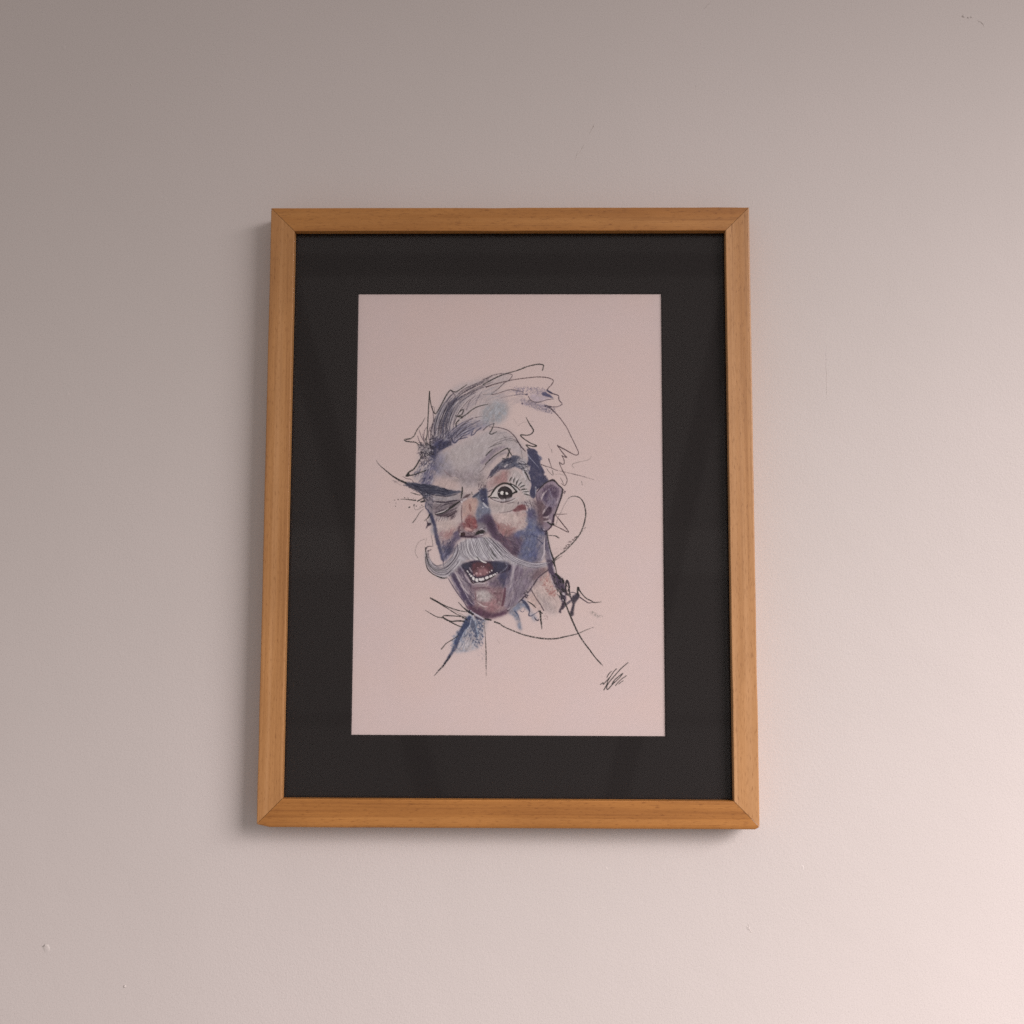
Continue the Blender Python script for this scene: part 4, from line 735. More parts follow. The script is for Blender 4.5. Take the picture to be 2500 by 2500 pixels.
    ('wash', [(114.6, 283.9), (119.5, 282.7), (125.6, 282.8), (129.5, 281.8), (129.5, 284.0), (123.6, 286.3), (116.3, 286.3)], (151, 135, 146), 0.78, 0.8, 0.25),
    ('stroke', [(114.8, 283.9), (119.5, 282.9), (125.6, 283.2)], (0.54, 1.01, 0.62,), (220, 211, 218), 0.9, 0.4),
    ('stroke', [(128.0, 282.0), (129.5, 282.8), (128.1, 284.4)], (0.93,), (196, 182, 193), 0.8, 0.4),
    ('stroke', [(116.7, 287.9), (121.6, 287.5), (129.7, 286.5)], (0.78, 1.16, 0.78,), (105, 79, 93), 0.7, 0.4),
    ('stroke', [(126.0, 288.5), (130.5, 287.7)], (0.85,), (94, 67, 81), 0.7, 0.4),
    ('wash', [(95.6, 272.0), (101.1, 274.8), (105.3, 281.7), (109.4, 290.2), (111.1, 294.2), (104.5, 287.4), (100.0, 280.1)], (168, 155, 167), 0.81, 0.75, 0.25),
    ('wash', [(92.6, 274.0), (96.0, 273.8), (100.8, 282.9), (107.8, 293.0), (115.4, 303.5), (111.2, 304.7), (104.6, 298.3), (98.4, 287.8)], (60, 49, 82), 0.78, 0.8, 0.3),
    ('stroke', [(96.6, 272.4), (100.8, 279.7), (104.5, 286.6), (109.8, 293.4)], (0.54, 1.16, 1.16, 0.62,), (197, 187, 197), 0.85, 0.4),
    ('stroke', [(101.2, 283.7), (106.2, 291.0), (111.1, 300.3), (115.0, 304.1)], (0.39, 0.93, 0.93, 0.54,), (199, 190, 201), 0.85, 0.4),
    ('stroke', [(93.8, 278.1), (98.4, 286.2), (102.1, 291.0)], (0.39, 0.93, 0.54,), (174, 166, 183), 0.7, 0.4),
    ('wash', [(98.6, 268.7), (102.3, 267.5), (107.7, 278.8), (112.6, 285.3), (109.4, 286.1), (105.3, 281.3)], (71, 59, 83), 0.74, 0.8, 0.25),
    ('stroke', [(102.3, 267.5), (104.3, 271.5)], (1.55, 0.78,), (168, 168, 188), 0.6, 0.4),
    ('stroke', [(106.4, 275.2), (108.9, 279.6), (111.4, 282.5)], (1.16, 2.33, 1.55,), (191, 179, 190), 0.9, 0.4),
    ('stroke', [(101.9, 274.4), (104.4, 277.6)], (1.36,), (178, 166, 179), 0.8, 0.4),
    ('stroke', [(90.2, 278.5), (95.1, 286.6), (100.5, 294.3), (106.3, 302.3), (109.5, 307.6)], (0.62, 0.93, 1.01, 0.93, 0.78,), (66, 56, 80), 0.8, 0.4),
    ('stroke', [(92.2, 277.7), (96.8, 285.0), (102.1, 293.0)], (0.62,), (180, 173, 189), 0.6, 0.4),
    ('wash', [(117.1, 291.0), (120.4, 289.7), (123.6, 288.9), (128.9, 290.9), (132.4, 295.6), (129.4, 300.6), (124.1, 301.3), (118.0, 299.1)], (186, 179, 181), 0.78, 1.26, 0.3),
    ('wash', [(119.7, 301.5), (124.1, 301.3), (129.8, 301.0), (135.1, 298.6), (136.3, 300.6), (131.9, 306.7), (125.8, 305.7)], (168, 127, 132), 0.74, 0.92, 0.3),
    ('stroke', [(119.2, 301.9), (124.1, 305.1), (127.8, 305.5)], (0.62, 1.16, 0.62,), (220, 201, 201), 0.9, 0.4),
    ('stroke', [(116.3, 291.8), (116.8, 296.2), (116.0, 299.1)], (0.78, 1.55, 0.78,), (114, 80, 93), 0.7, 0.4),
    ('stroke', [(113.1, 292.2), (115.2, 297.0)], (1.55, 2.33,), (177, 161, 169), 0.7, 0.4),
    ('stroke', [(133.8, 290.5), (136.6, 291.3)], (1.16, 0.78,), (201, 185, 191), 0.7, 0.4),
    ('stroke', [(134.2, 292.5), (141.5, 292.3)], (1.16, 1.16,), (99, 70, 84), 0.8, 0.4),
    ('stroke', [(137.5, 294.6), (138.3, 298.6), (136.3, 302.2)], (0.78, 1.55, 0.78,), (122, 89, 100), 0.6, 0.4),
    ('wash', [(107.5, 305.1), (115.6, 305.1), (121.7, 307.1), (129.9, 311.1), (138.0, 311.1), (147.3, 307.8), (148.9, 310.3), (142.0, 313.9), (131.9, 316.6), (125.0, 317.0), (118.5, 314.0), (112.4, 310.0)], (66, 38, 63), 0.78, 1.15, 0.3),
    ('wash', [(127.8, 307.1), (135.9, 304.2), (140.0, 306.2), (135.9, 310.7), (130.7, 310.3)], (155, 113, 119), 0.6, 1.15, 0.35),
    ('stroke', [(140.0, 305.4), (137.6, 308.3)], (1.16, 0.62,), (195, 164, 171), 0.8, 0.4),
    ('stroke', [(135.1, 299.0), (136.3, 301.0), (133.5, 303.9)], (0.93, 1.16, 0.78,), (194, 159, 163), 0.8, 0.4),
    ('stroke', [(145.1, 285.2), (144.4, 294.1), (142.4, 304.2)], (1.16, 2.33, 1.94,), (87, 47, 65), 0.85, 0.4),
    ('stroke', [(139.2, 310.7), (143.2, 308.7), (147.7, 306.2)], (0.78, 1.16, 0.78,), (163, 139, 155), 0.5, 0.4),
    ('wash', [(138.2, 275.5), (148.3, 271.4), (150.9, 267.7), (150.0, 276.7), (144.3, 286.4), (141.1, 285.2)], (56, 59, 92), 0.81, 1.15, 0.3),
    ('stroke', [(154.0, 265.3), (152.0, 274.6), (149.8, 286.8), (148.2, 293.3)], (2.33, 4.27, 3.49, 1.16,), (169, 160, 175), 0.8, 0.4),
    ('stroke', [(147.1, 278.3), (145.1, 286.4)], (2.33, 1.94,), (161, 152, 170), 0.8, 0.4),
    ('stroke', [(158.5, 279.5), (156.7, 285.6)], (1.94, 1.16,), (192, 184, 195), 0.8, 0.4),
    ('stroke', [(160.2, 297.7), (154.2, 304.2), (147.7, 308.2)], (0.78, 1.71, 1.16,), (213, 206, 215), 0.8, 0.4),
    ('stroke', [(162.1, 264.4), (158.9, 271.4)], (1.94, 0.78,), (161, 155, 172), 0.8, 0.4),
    ('stroke', [(162.2, 281.1), (157.3, 292.9), (151.7, 302.2)], (1.55, 3.1, 1.55,), (156, 147, 162), 0.8, 0.4),
    ('stroke', [(157.2, 265.3), (155.2, 275.9), (154.4, 281.1)], (1.94, 3.49, 1.16,), (87, 70, 93), 0.75, 0.4),
    ('stroke', [(161.3, 270.6), (160.1, 275.4)], (3.1, 2.33,), (87, 70, 93), 0.75, 0.4),
    ('stroke', [(150.5, 298.9), (147.7, 306.2)], (0.78, 1.16,), (87, 70, 93), 0.75, 0.4),
    ('stroke', [(156.1, 286.8), (154.1, 293.3)], (0.78, 1.55, 0.78,), (87, 70, 93), 0.75, 0.4),
    ('scatter', [(146.3, 273.6), (166.7, 268.5), (172.3, 284.7), (159.2, 296.9), (147.0, 304.0)], 40, (102, 91, 113), 0.6, (0.4, 0.87,), 8.71, 1.85, 0.15, 0.79),
    ('scatter', [(146.3, 273.6), (166.7, 268.5), (172.3, 284.7), (159.2, 296.9), (147.0, 304.0)], 40, (169, 160, 175), 0.6, (0.4, 0.87,), 8.71, 1.85, 0.15, 0.71),
    ('wash', [(174.8, 270.0), (184.5, 267.7), (186.2, 271.5), (179.9, 275.6), (175.3, 279.6), (170.8, 278.1)], (120, 94, 99), 0.78, 1.15, 0.3),
    ('wash', [(102.4, 243.4), (114.6, 240.1), (127.7, 238.5), (135.8, 243.3), (145.7, 253.9), (157.1, 260.4), (173.4, 265.2), (186.5, 262.8), (188.1, 266.0), (171.8, 268.5), (153.9, 265.3), (140.8, 261.8), (124.6, 261.3), (114.8, 260.9), (107.5, 261.4), (99.4, 268.7), (92.1, 275.6), (84.8, 278.8), (79.1, 276.1), (70.9, 268.8), (67.8, 259.1), (69.0, 250.9), (71.5, 258.2), (77.3, 265.5), (83.9, 268.4), (90.4, 263.9), (97.6, 254.1)], (167, 165, 176), 0.81, 0.92, 0.25),
    ('bundle', [(102.6, 240.9), (102.2, 247.0), (103.5, 253.9), (108.9, 260.4)], [(121.8, 240.4), (126.3, 248.6), (130.9, 255.9), (134.6, 261.6)], 30, 0.71, (56, 48, 63), 0.85, 0.63, 0.3),
    ('bundle', [(103.4, 240.9), (103.1, 247.0), (104.3, 253.9), (110.1, 260.4)], [(122.2, 240.4), (127.1, 248.6), (131.7, 255.9), (135.4, 262.0)], 30, 0.75, (224, 222, 228), 0.85, 0.63, 0.3),
    ('bundle', [(122.7, 239.2), (128.4, 247.3), (135.0, 256.3), (139.1, 260.8)], [(132.5, 240.0), (139.9, 246.5), (146.8, 253.4), (153.0, 257.9)], 16, 0.71, (53, 44, 60), 0.85, 0.63, 0.3),
    ('bundle', [(123.5, 239.2), (129.3, 247.3), (135.8, 255.9), (140.4, 260.4)], [(133.3, 240.8), (140.3, 247.3), (146.8, 254.2), (152.2, 257.9)], 18, 0.75, (216, 213, 220), 0.85, 0.63, 0.3),
    ('stroke', [(127.7, 251.8), (130.6, 256.7), (133.8, 260.4)], (0.62, 1.55, 0.78,), (17, 19, 19), 0.92, 0.4),
    ('stroke', [(131.3, 251.0), (134.2, 255.9), (137.1, 259.1)], (0.62, 1.55, 0.78,), (17, 19, 19), 0.92, 0.4),
    ('stroke', [(132.5, 244.1), (136.2, 249.0), (142.4, 258.3)], (0.62, 1.55, 0.78,), (17, 19, 19), 0.92, 0.4),
    ('stroke', [(117.5, 257.6), (120.8, 260.4), (122.8, 262.4)], (0.62, 1.55, 0.78,), (17, 19, 19), 0.92, 0.4),
    ('stroke', [(124.3, 239.2), (127.2, 242.9), (129.3, 245.7)], (0.62, 1.55, 0.78,), (17, 19, 19), 0.92, 0.4),
    ('stroke', [(128.5, 253.5), (131.0, 258.8), (133.4, 261.2)], (0.78, 1.4, 1.16,), (242, 242, 242), 0.95, 0.4),
    ('stroke', [(119.6, 258.8), (122.8, 262.0), (126.5, 263.2)], (0.78, 1.4, 1.16,), (242, 242, 242), 0.95, 0.4),
    ('stroke', [(114.7, 257.6), (118.0, 260.4)], (0.78, 1.4, 1.16,), (242, 242, 242), 0.95, 0.4),
    ('bundle', [(98.1, 243.8), (96.2, 251.9), (93.0, 258.1), (85.7, 264.6)], [(103.9, 253.9), (102.0, 260.1), (98.0, 266.6), (89.9, 273.1)], 16, 0.79, (50, 44, 62), 0.85, 0.71, 0.3),
    ('bundle', [(99.0, 243.8), (97.0, 251.9), (93.8, 258.1), (86.5, 265.4)], [(104.0, 256.0), (102.0, 262.1), (98.0, 267.8), (91.1, 273.1)], 17, 0.79, (209, 208, 219), 0.85, 0.71, 0.3),
    ('stroke', [(99.0, 246.2), (98.6, 254.0), (95.5, 262.1), (92.2, 267.0)], (0.62, 1.71, 0.78,), (36, 27, 48), 0.9, 0.4),
    ('stroke', [(100.3, 260.1), (98.3, 264.1), (97.1, 267.0)], (0.62, 1.71, 0.78,), (36, 27, 48), 0.9, 0.4),
    ('stroke', [(95.1, 270.2), (91.5, 272.7), (88.3, 274.7)], (0.62, 1.71, 0.78,), (36, 27, 48), 0.9, 0.4),
    ('stroke', [(102.2, 243.8), (102.7, 247.0), (102.9, 250.7)], (0.62, 1.71, 0.78,), (36, 27, 48), 0.9, 0.4),
    ('stroke', [(97.9, 263.3), (96.3, 266.6), (92.3, 270.7)], (0.93, 1.94, 0.78,), (226, 224, 233), 0.9, 0.4),
    ('stroke', [(101.5, 256.0), (99.5, 261.3)], (0.78, 1.55, 0.78,), (193, 192, 203), 0.8, 0.4),
    ('bundle', [(136.6, 244.9), (146.8, 253.4), (157.1, 259.1), (169.3, 263.1), (182.3, 263.5)], [(140.7, 255.1), (148.9, 260.7), (159.1, 264.8), (171.3, 267.8), (185.6, 263.5)], 10, 0.79, (47, 40, 59), 0.85, 0.55, 0.3),
    ('bundle', [(137.4, 246.1), (147.2, 254.6), (157.5, 259.9), (169.3, 263.7), (183.1, 263.9)], [(141.5, 254.2), (149.7, 260.3), (159.5, 264.4), (171.3, 267.2), (185.6, 263.5)], 9, 0.79, (224, 221, 231), 0.85, 0.55, 0.3),
    ('stroke', [(161.1, 264.8), (165.2, 266.4), (170.1, 267.6), (176.6, 268.4)], (0.78, 1.16, 0.93, 0.54,), (27, 19, 37), 0.85, 0.4),
    ('stroke', [(162.4, 265.6), (166.4, 266.8), (169.7, 267.4)], (0.78, 1.32, 0.54,), (232, 229, 239), 0.85, 0.4),
    ('bundle', [(89.8, 264.2), (83.3, 267.9), (76.8, 265.8), (72.6, 260.1), (70.7, 254.0), (74.1, 250.8)], [(93.1, 272.3), (87.5, 278.4), (79.3, 276.4), (71.5, 271.1), (68.0, 262.2), (68.2, 250.4)], 8, 0.59, (53, 44, 57), 0.8, 0.63, 0.5),
    ('bundle', [(89.8, 265.4), (83.3, 269.1), (76.4, 267.1), (71.8, 261.0)], [(92.3, 271.9), (86.7, 277.6), (79.3, 275.6), (71.5, 270.3)], 9, 0.63, (200, 197, 204), 0.7, 0.63, 0.3),
    ('stroke', [(68.0, 249.2), (68.9, 256.1), (70.2, 261.4), (72.7, 266.7), (77.6, 270.3), (82.5, 271.1), (88.2, 269.9), (92.2, 267.4)], (1.01, 0.93, 1.01, 1.09, 1.16, 1.01, 0.93, 0.62,), (17, 19, 19), 0.9, 0.4),
    ('stroke', [(67.9, 257.7), (68.6, 263.4), (70.3, 269.5), (74.8, 274.0), (80.1, 276.8), (85.0, 278.4), (89.1, 278.2)], (0.47, 0.62, 0.85, 0.78, 0.78, 1.16, 0.78,), (17, 19, 19), 0.9, 0.4),
    ('stroke', [(68.4, 250.4), (70.4, 248.1), (74.5, 247.7)], (1.32, 0.85, 0.54,), (49, 36, 47), 0.85, 0.4),
    ('stroke', [(70.5, 252.0), (73.7, 251.0)], (0.7,), (65, 52, 61), 0.8, 0.4),
    ('scatter', [(69.7, 252.0), (71.3, 251.2), (71.8, 258.5), (70.5, 258.5)], 10, (49, 36, 47), 0.8, (0.4, 0.79,), 0.0, 0, 0.5, 0.55),
    ('stroke', [(74.7, 264.2), (79.2, 266.6), (83.7, 265.4)], (0.62, 1.01, 0.62,), (56, 48, 63), 0.75, 0.7),
    ('stroke', [(60.8, 258.8), (58.3, 254.1), (59.0, 248.8), (61.8, 243.5), (67.1, 241.0)], (0.39,), (17, 19, 19), 0.45, 0.4),
    ('stroke', [(73.6, 237.3), (74.8, 243.0), (75.3, 247.9)], (0.47,), (17, 19, 19), 0.6, 0.4),
    ('stroke', [(69.1, 239.8), (67.8, 246.3)], (0.35,), (17, 19, 19), 0.4, 0.4),
    ('stroke', [(85.3, 261.3), (85.7, 266.6), (89.0, 272.7), (91.9, 276.4)], (0.93, 0.78, 0.93, 0.54,), (58, 55, 80), 0.8, 0.4),
    ('wash', [(186.5, 272.0), (188.6, 278.6), (190.6, 285.7), (194.7, 292.7), (198.7, 299.8), (200.2, 301.8), (196.7, 306.4), (192.7, 311.4), (187.6, 310.9), (182.5, 308.9), (176.9, 300.4), (170.8, 288.8), (174.3, 281.2), (180.4, 276.1)], (197, 179, 176), 0.69, 1.44, 0.25),
    ('wash', [(172.3, 289.8), (179.4, 293.8), (189.6, 301.4), (195.2, 310.9), (188.6, 311.4), (182.5, 308.9), (176.4, 298.9)], (179, 171, 176), 0.55, 2.3, 0.3),
    ('wash', [(178.9, 279.6), (185.5, 273.0), (188.0, 278.6), (189.6, 286.7), (193.6, 294.8), (189.6, 294.8), (184.5, 288.7), (182.5, 282.7)], (171, 124, 119), 0.55, 1.44, 0.6),
    ('scatter', [(178.4, 278.6), (187.5, 273.5), (193.6, 293.8), (187.6, 294.8)], 26, (157, 99, 98), 0.6, (0.4, 0.87,), 3.56, 2.4, 0.5, 1.19),
    ('scatter', [(179.4, 279.6), (187.5, 274.5), (193.6, 293.8)], 20, (226, 209, 202), 0.7, (0.4, 0.87,), 3.56, 2.5, 0.5, 0.79),
    ('wash', [(165.2, 296.9), (172.3, 291.8), (178.4, 303.9), (180.5, 309.4), (175.4, 309.0), (169.3, 302.4)], (189, 166, 161), 0.55, 1.72, 0.4),
    ('wash', [(185.2, 261.3), (190.6, 262.3), (191.6, 271.0), (195.2, 275.0), (200.7, 280.1), (202.8, 290.7), (203.0, 299.8), (199.2, 300.3), (197.2, 290.7), (192.6, 286.7), (189.6, 280.1), (187.0, 271.5)], (56, 45, 71), 0.86, 0.75, 0.25),
    ('scatter', [(189.6, 273.5), (201.2, 280.1), (203.3, 299.8), (197.7, 299.8)], 36, (17, 19, 19), 0.8, (0.4, 0.87,), 3.96, 1.3, 0.4, 0.95),
    ('stroke', [(188.0, 273.5), (189.6, 279.6), (192.6, 285.7)], (0.62, 1.16, 0.62,), (211, 198, 200), 0.8, 0.4),
    ('stroke', [(190.6, 266.4), (192.6, 271.5)], (1.55, 0.78,), (180, 173, 189), 0.7, 0.4),
    ('dot', 200.7, 292.7, 1.13, (205, 198, 204), 0.85),
    ('dot', 201.2, 293.7, 0.82, (205, 198, 204), 0.85),
    ('dot', 200.5, 298.8, 0.82, (205, 198, 204), 0.85),
    ('stroke', [(189.8, 261.3), (192.6, 265.9), (194.1, 272.5)], (1.16, 1.01, 0.78,), (17, 19, 19), 0.9, 0.4),
    ('stroke', [(193.6, 274.0), (196.2, 276.5), (197.7, 278.6)], (1.94,), (17, 19, 19), 0.9, 0.4),
    ('stroke', [(199.7, 278.6), (200.7, 282.6)], (1.55,), (17, 19, 19), 0.9, 0.4),
    ('stroke', [(204.3, 280.6), (203.3, 282.6), (203.0, 288.7), (204.3, 293.7)], (2.33, 1.55, 1.55, 1.94,), (27, 19, 33), 0.9, 0.4),
    ('stroke', [(204.3, 280.6), (205.8, 283.6), (206.3, 289.7), (207.3, 294.7), (208.9, 299.8)], (2.33, 1.55, 1.4, 1.16, 1.16,), (27, 19, 33), 0.9, 0.4),
    ('scatter', [(202.8, 281.6), (206.8, 282.6), (207.8, 294.7), (203.8, 296.8)], 20, (17, 19, 19), 0.8, (0.4, 0.87,), 2.77, 1.4, 0.4, 0.79),
    ('wash', [(209.4, 295.7), (214.4, 292.2), (216.2, 295.7), (211.9, 302.3), (210.1, 313.6), (207.3, 312.9), (209.4, 302.3)], (50, 44, 59), 0.92, 0.44, 0.25),
    ('stroke', [(214.9, 287.4), (214.4, 290.6), (214.9, 293.7)], (2.33, 1.55, 1.55,), (17, 19, 19), 0.9, 0.4),
    ('stroke', [(214.9, 287.1), (217.5, 291.7), (222.0, 296.7), (227.6, 299.7), (230.1, 301.2), (237.2, 300.6)], (1.55, 0.93, 0.93, 1.01, 0.78, 0.39,), (17, 19, 19), 0.9, 0.4),
    ('stroke', [(216.5, 296.2), (221.5, 299.7), (225.1, 301.6), (230.1, 300.7)], (1.16, 1.16, 0.78, 0.54,), (59, 48, 60), 0.9, 0.4),
    ('stroke', [(209.9, 298.2), (203.8, 302.8), (199.7, 307.4)], (1.94, 2.33, 1.55,), (78, 71, 85), 0.85, 0.4),
    ('wash', [(200.8, 300.8), (202.3, 302.3), (199.0, 308.4), (198.5, 311.6), (196.3, 308.9)], (43, 32, 49), 0.9, 0.44, 0.2),
    ('stroke', [(207.3, 291.7), (210.9, 291.7), (213.4, 293.2)], (0.93,), (71, 62, 76), 0.8, 0.4),
    ('stroke', [(206.8, 294.7), (209.9, 293.7), (211.4, 294.7)], (0.62,), (193, 189, 198), 0.6, 0.4),
    ('stroke', [(201.2, 297.8), (203.8, 304.8), (208.8, 316.9), (213.9, 327.9), (219.9, 338.0), (227.5, 347.9), (233.0, 355.5), (236.7, 359.9)], (1.01, 1.32, 1.55, 1.4, 1.24, 1.09, 0.93, 0.31,), (17, 19, 19), 0.9, 0.5),
    ('stroke', [(134.9, 319.9), (139.5, 321.4), (144.1, 324.4), (154.2, 328.9), (166.9, 333.1), (182.1, 335.6), (193.7, 335.6), (203.8, 333.5), (214.4, 331.0), (221.5, 327.9), (230.1, 324.6)], (1.32, 1.01, 1.01, 1.09, 1.24, 1.32, 1.24, 1.09, 0.85, 0.54, 0.27,), (17, 19, 19), 0.9, 0.6),
    ('stroke', [(178.5, 309.4), (179.0, 316.5), (179.8, 321.5), (180.3, 326.6)], (1.55, 1.55, 1.32, 0.62,), (17, 19, 19), 0.9, 0.7),
    ('stroke', [(177.4, 309.5), (180.5, 311.5)], (1.16,), (17, 19, 19), 0.9, 0.4),
    ('wash', [(147.6, 311.1), (154.1, 305.5), (160.7, 298.4), (166.3, 301.9), (167.8, 307.0), (166.3, 309.0), (162.7, 305.0), (159.2, 308.0), (156.2, 309.5), (159.2, 318.1), (160.8, 328.1), (158.3, 326.6), (154.2, 315.1)], (97, 113, 141), 0.74, 1.15, 0.4),
    ('wash', [(166.3, 303.9), (170.3, 309.0), (175.4, 315.5), (173.4, 320.1), (169.4, 314.5)], (131, 142, 164), 0.55, 1.15, 0.4),
    ('stroke', [(160.7, 298.4), (165.8, 303.9), (168.3, 309.0), (167.6, 313.3), (169.9, 314.0), (172.4, 312.5), (176.9, 309.7)], (1.16, 2.72, 2.33, 1.16, 0.93, 0.62, 0.62,), (53, 58, 87), 0.9, 0.4),
    ('stroke', [(166.8, 300.4), (170.8, 302.9), (174.4, 306.2)], (0.78, 1.16, 0.62,), (17, 19, 19), 0.9, 0.4),
    ('stroke', [(172.9, 315.0), (174.4, 317.5), (176.7, 318.5), (177.0, 317.0)], (0.54, 0.93, 1.16, 0.54,), (40, 36, 55), 0.9, 0.4),
    ('stroke', [(170.3, 289.8), (174.4, 296.9), (178.9, 303.4), (181.8, 308.9)], (1.01, 0.78, 0.93, 1.01,), (55, 41, 51), 0.85, 0.4),
    ('stroke', [(154.1, 309.5), (157.2, 313.1), (158.7, 318.1)], (1.16, 0.78, 0.39,), (41, 58, 96), 0.8, 0.4),
    ('stroke', [(159.2, 309.0), (161.2, 310.3), (163.3, 309.0), (163.8, 306.5)], (0.62,), (56, 58, 90), 0.8, 0.7),
    ('stroke', [(186.5, 270.0), (180.4, 274.6), (176.3, 278.1), (171.3, 285.7), (166.2, 292.8), (160.7, 298.4), (154.1, 304.0), (147.0, 309.6)], (0.78, 0.93, 1.32, 1.16, 1.16, 1.32, 1.16, 0.78,), (31, 19, 37), 0.88, 0.4),
    ('scatter', [(163.2, 291.3), (170.3, 288.8), (166.3, 296.9), (162.2, 296.9)], 26, (40, 32, 49), 0.8, (0.4, 0.87,), 2.38, 0.9, 0.8, 0.71),
    ('scatter', [(164.2, 290.8), (169.3, 288.8), (166.2, 295.9)], 10, (212, 203, 208), 0.8, (0.4, 0.87,), 1.58, 0.9, 0.8, 0.71),
    ('scatter', [(224.6, 309.8), (230.1, 310.3), (238.7, 314.3), (234.2, 315.3), (227.1, 312.8)], 70, (142, 137, 135), 0.45, (0.4, 0.87,), 0.0, 0, 0.5, 0.55),
    ('scatter', [(182.0, 311.5), (188.1, 312.9), (185.6, 318.0), (181.5, 318.0)], 26, (150, 128, 129), 0.45, (0.4, 0.79,), 0.0, 0, 0.5, 0.55),
    ('wash', [(107.7, 314.8), (113.1, 313.0), (124.2, 317.4), (128.3, 318.3), (125.7, 328.0), (123.9, 334.2), (120.4, 343.0), (117.3, 345.7), (106.7, 347.9), (96.0, 349.5), (93.8, 344.4), (99.0, 330.8), (104.2, 323.2)], (144, 157, 174), 0.51, 1.44, 0.6),
    ('wash', [(102.2, 340.9), (106.6, 338.7), (113.2, 334.2), (115.5, 340.9), (111.1, 345.7), (105.8, 346.2)], (190, 186, 191), 0.64, 1.72, 0.3),
    ('wash', [(99.1, 344.4), (104.9, 346.4), (110.2, 347.0), (107.1, 347.9), (100.5, 347.1)], (107, 123, 149), 0.55, 0.8, 0.4),
    ('wash', [(108.6, 315.2), (113.8, 314.8), (111.4, 323.6), (106.1, 329.8), (101.7, 337.8), (98.2, 346.2), (95.6, 349.7), (91.2, 355.5), (86.4, 361.6), (90.3, 353.7), (94.7, 345.8), (98.6, 334.7), (103.4, 325.0)], (44, 55, 91), 0.9, 0.52, 0.25),
    ('stroke', [(92.5, 352.8), (86.4, 361.2), (82.0, 366.1), (77.6, 371.3)], (1.94, 1.55, 1.16, 0.47,), (17, 19, 27), 0.9, 0.8),
    ('wash', [(113.5, 316.1), (117.2, 322.7), (118.1, 332.0), (115.0, 328.9), (112.3, 323.6)], (60, 71, 101), 0.78, 0.8, 0.3),
    ('scatter', [(108.8, 328.9), (117.6, 326.3), (124.3, 324.5), (124.9, 342.1), (117.3, 344.4), (113.3, 337.8)], 140, (54, 65, 98), 0.75, (0.4, 1.03,), 0.0, 0, 0.5, 0.55),
    ('scatter', [(117.5, 314.8), (125.2, 318.3), (123.5, 329.8), (118.5, 325.4)], 50, (60, 71, 104), 0.7, (0.4, 1.19,), 0.0, 0, 0.5, 0.55),
    ('scatter', [(114.6, 338.6), (125.3, 338.6), (126.8, 356.2), (120.1, 355.4)], 50, (128, 129, 147), 0.5, (0.32, 0.71,), 0.0, 0, 0.5, 0.55),
    ('scatter', [(101.2, 329.9), (109.2, 328.1), (106.6, 340.9), (101.3, 340.9)], 60, (102, 117, 146), 0.6, (0.4, 0.95,), 0.0, 0, 0.5, 0.55),
    ('scatter', [(95.0, 334.3), (99.8, 329.0), (99.0, 337.8), (94.2, 348.4)], 30, (78, 97, 136), 0.6, (0.4, 0.87,), 3.56, 0.3, 0.5, 0.63),
    ('stroke', [(112.7, 316.5), (110.9, 323.6), (106.5, 328.9), (101.7, 338.2)], (0.78, 1.16, 1.16, 0.62,), (192, 199, 217), 0.9, 0.4),
    ('stroke', [(116.5, 320.1), (117.9, 327.6), (119.5, 334.2)], (1.16, 1.55, 0.78,), (178, 191, 211), 0.85, 0.4),
    ('stroke', [(112.2, 313.9), (116.2, 318.3), (122.0, 317.4)], (1.16, 1.55, 0.78,), (194, 200, 215), 0.7, 0.4),
    ('stroke', [(73.4, 297.4), (80.4, 301.1), (86.7, 304.2), (92.0, 306.4), (99.7, 309.0), (108.6, 310.8)], (1.4, 1.32, 0.93, 0.93, 1.01, 0.54,), (17, 19, 19), 0.9, 0.55),
    ('stroke', [(75.0, 298.2), (83.1, 303.3), (90.3, 307.7), (97.4, 312.2), (104.6, 315.2)], (1.16, 1.01, 0.85, 0.85, 0.62,), (17, 19, 19), 0.9, 0.55),
    ('stroke', [(68.4, 308.9), (73.8, 312.2), (79.6, 315.3), (86.8, 316.6), (93.1, 320.1), (99.8, 323.7), (104.0, 325.0)], (0.31, 0.78, 0.78, 1.01, 1.16, 1.01, 0.78,), (17, 19, 19), 0.9, 0.55),
    ('stroke', [(85.4, 315.3), (86.8, 314.2), (93.0, 314.2), (100.2, 314.8), (107.7, 315.4)], (0.93, 1.16, 0.93, 1.01, 0.78,), (17, 19, 19), 0.9, 0.55),
    ('stroke', [(85.4, 315.3), (88.6, 318.2), (94.8, 319.5), (100.2, 319.0), (105.8, 319.6)], (1.16, 1.16, 1.16, 1.55, 1.16,), (17, 19, 19), 0.9, 0.55),
    ('stroke', [(100.5, 301.6), (104.5, 305.9), (109.0, 309.5), (114.0, 312.5)], (0.78, 0.93, 1.55, 2.33,), (17, 19, 19), 0.9, 0.55),
    ('stroke', [(84.4, 345.8), (88.8, 340.9), (95.0, 336.9), (100.3, 333.2)], (0.93, 0.78, 0.78, 0.62,), (17, 19, 19), 0.9, 0.55),
    ('stroke', [(124.9, 320.9), (126.2, 334.2), (126.9, 349.6), (127.0, 360.6), (127.1, 371.6)], (0.31, 0.47, 0.93, 0.78, 0.27,), (17, 19, 19), 0.9, 0.55),
    ('stroke', [(104.2, 316.1), (107.3, 317.0), (108.7, 318.3)], (1.01,), (17, 19, 19), 0.9, 0.55),
    ('stroke', [(94.7, 308.6), (105.9, 314.1)], (0.35,), (17, 19, 19), 0.5, 0.4),
    ('stroke', [(137.3, 336.8), (140.4, 340.8)], (0.31,), (17, 19, 19), 0.3, 0.4),
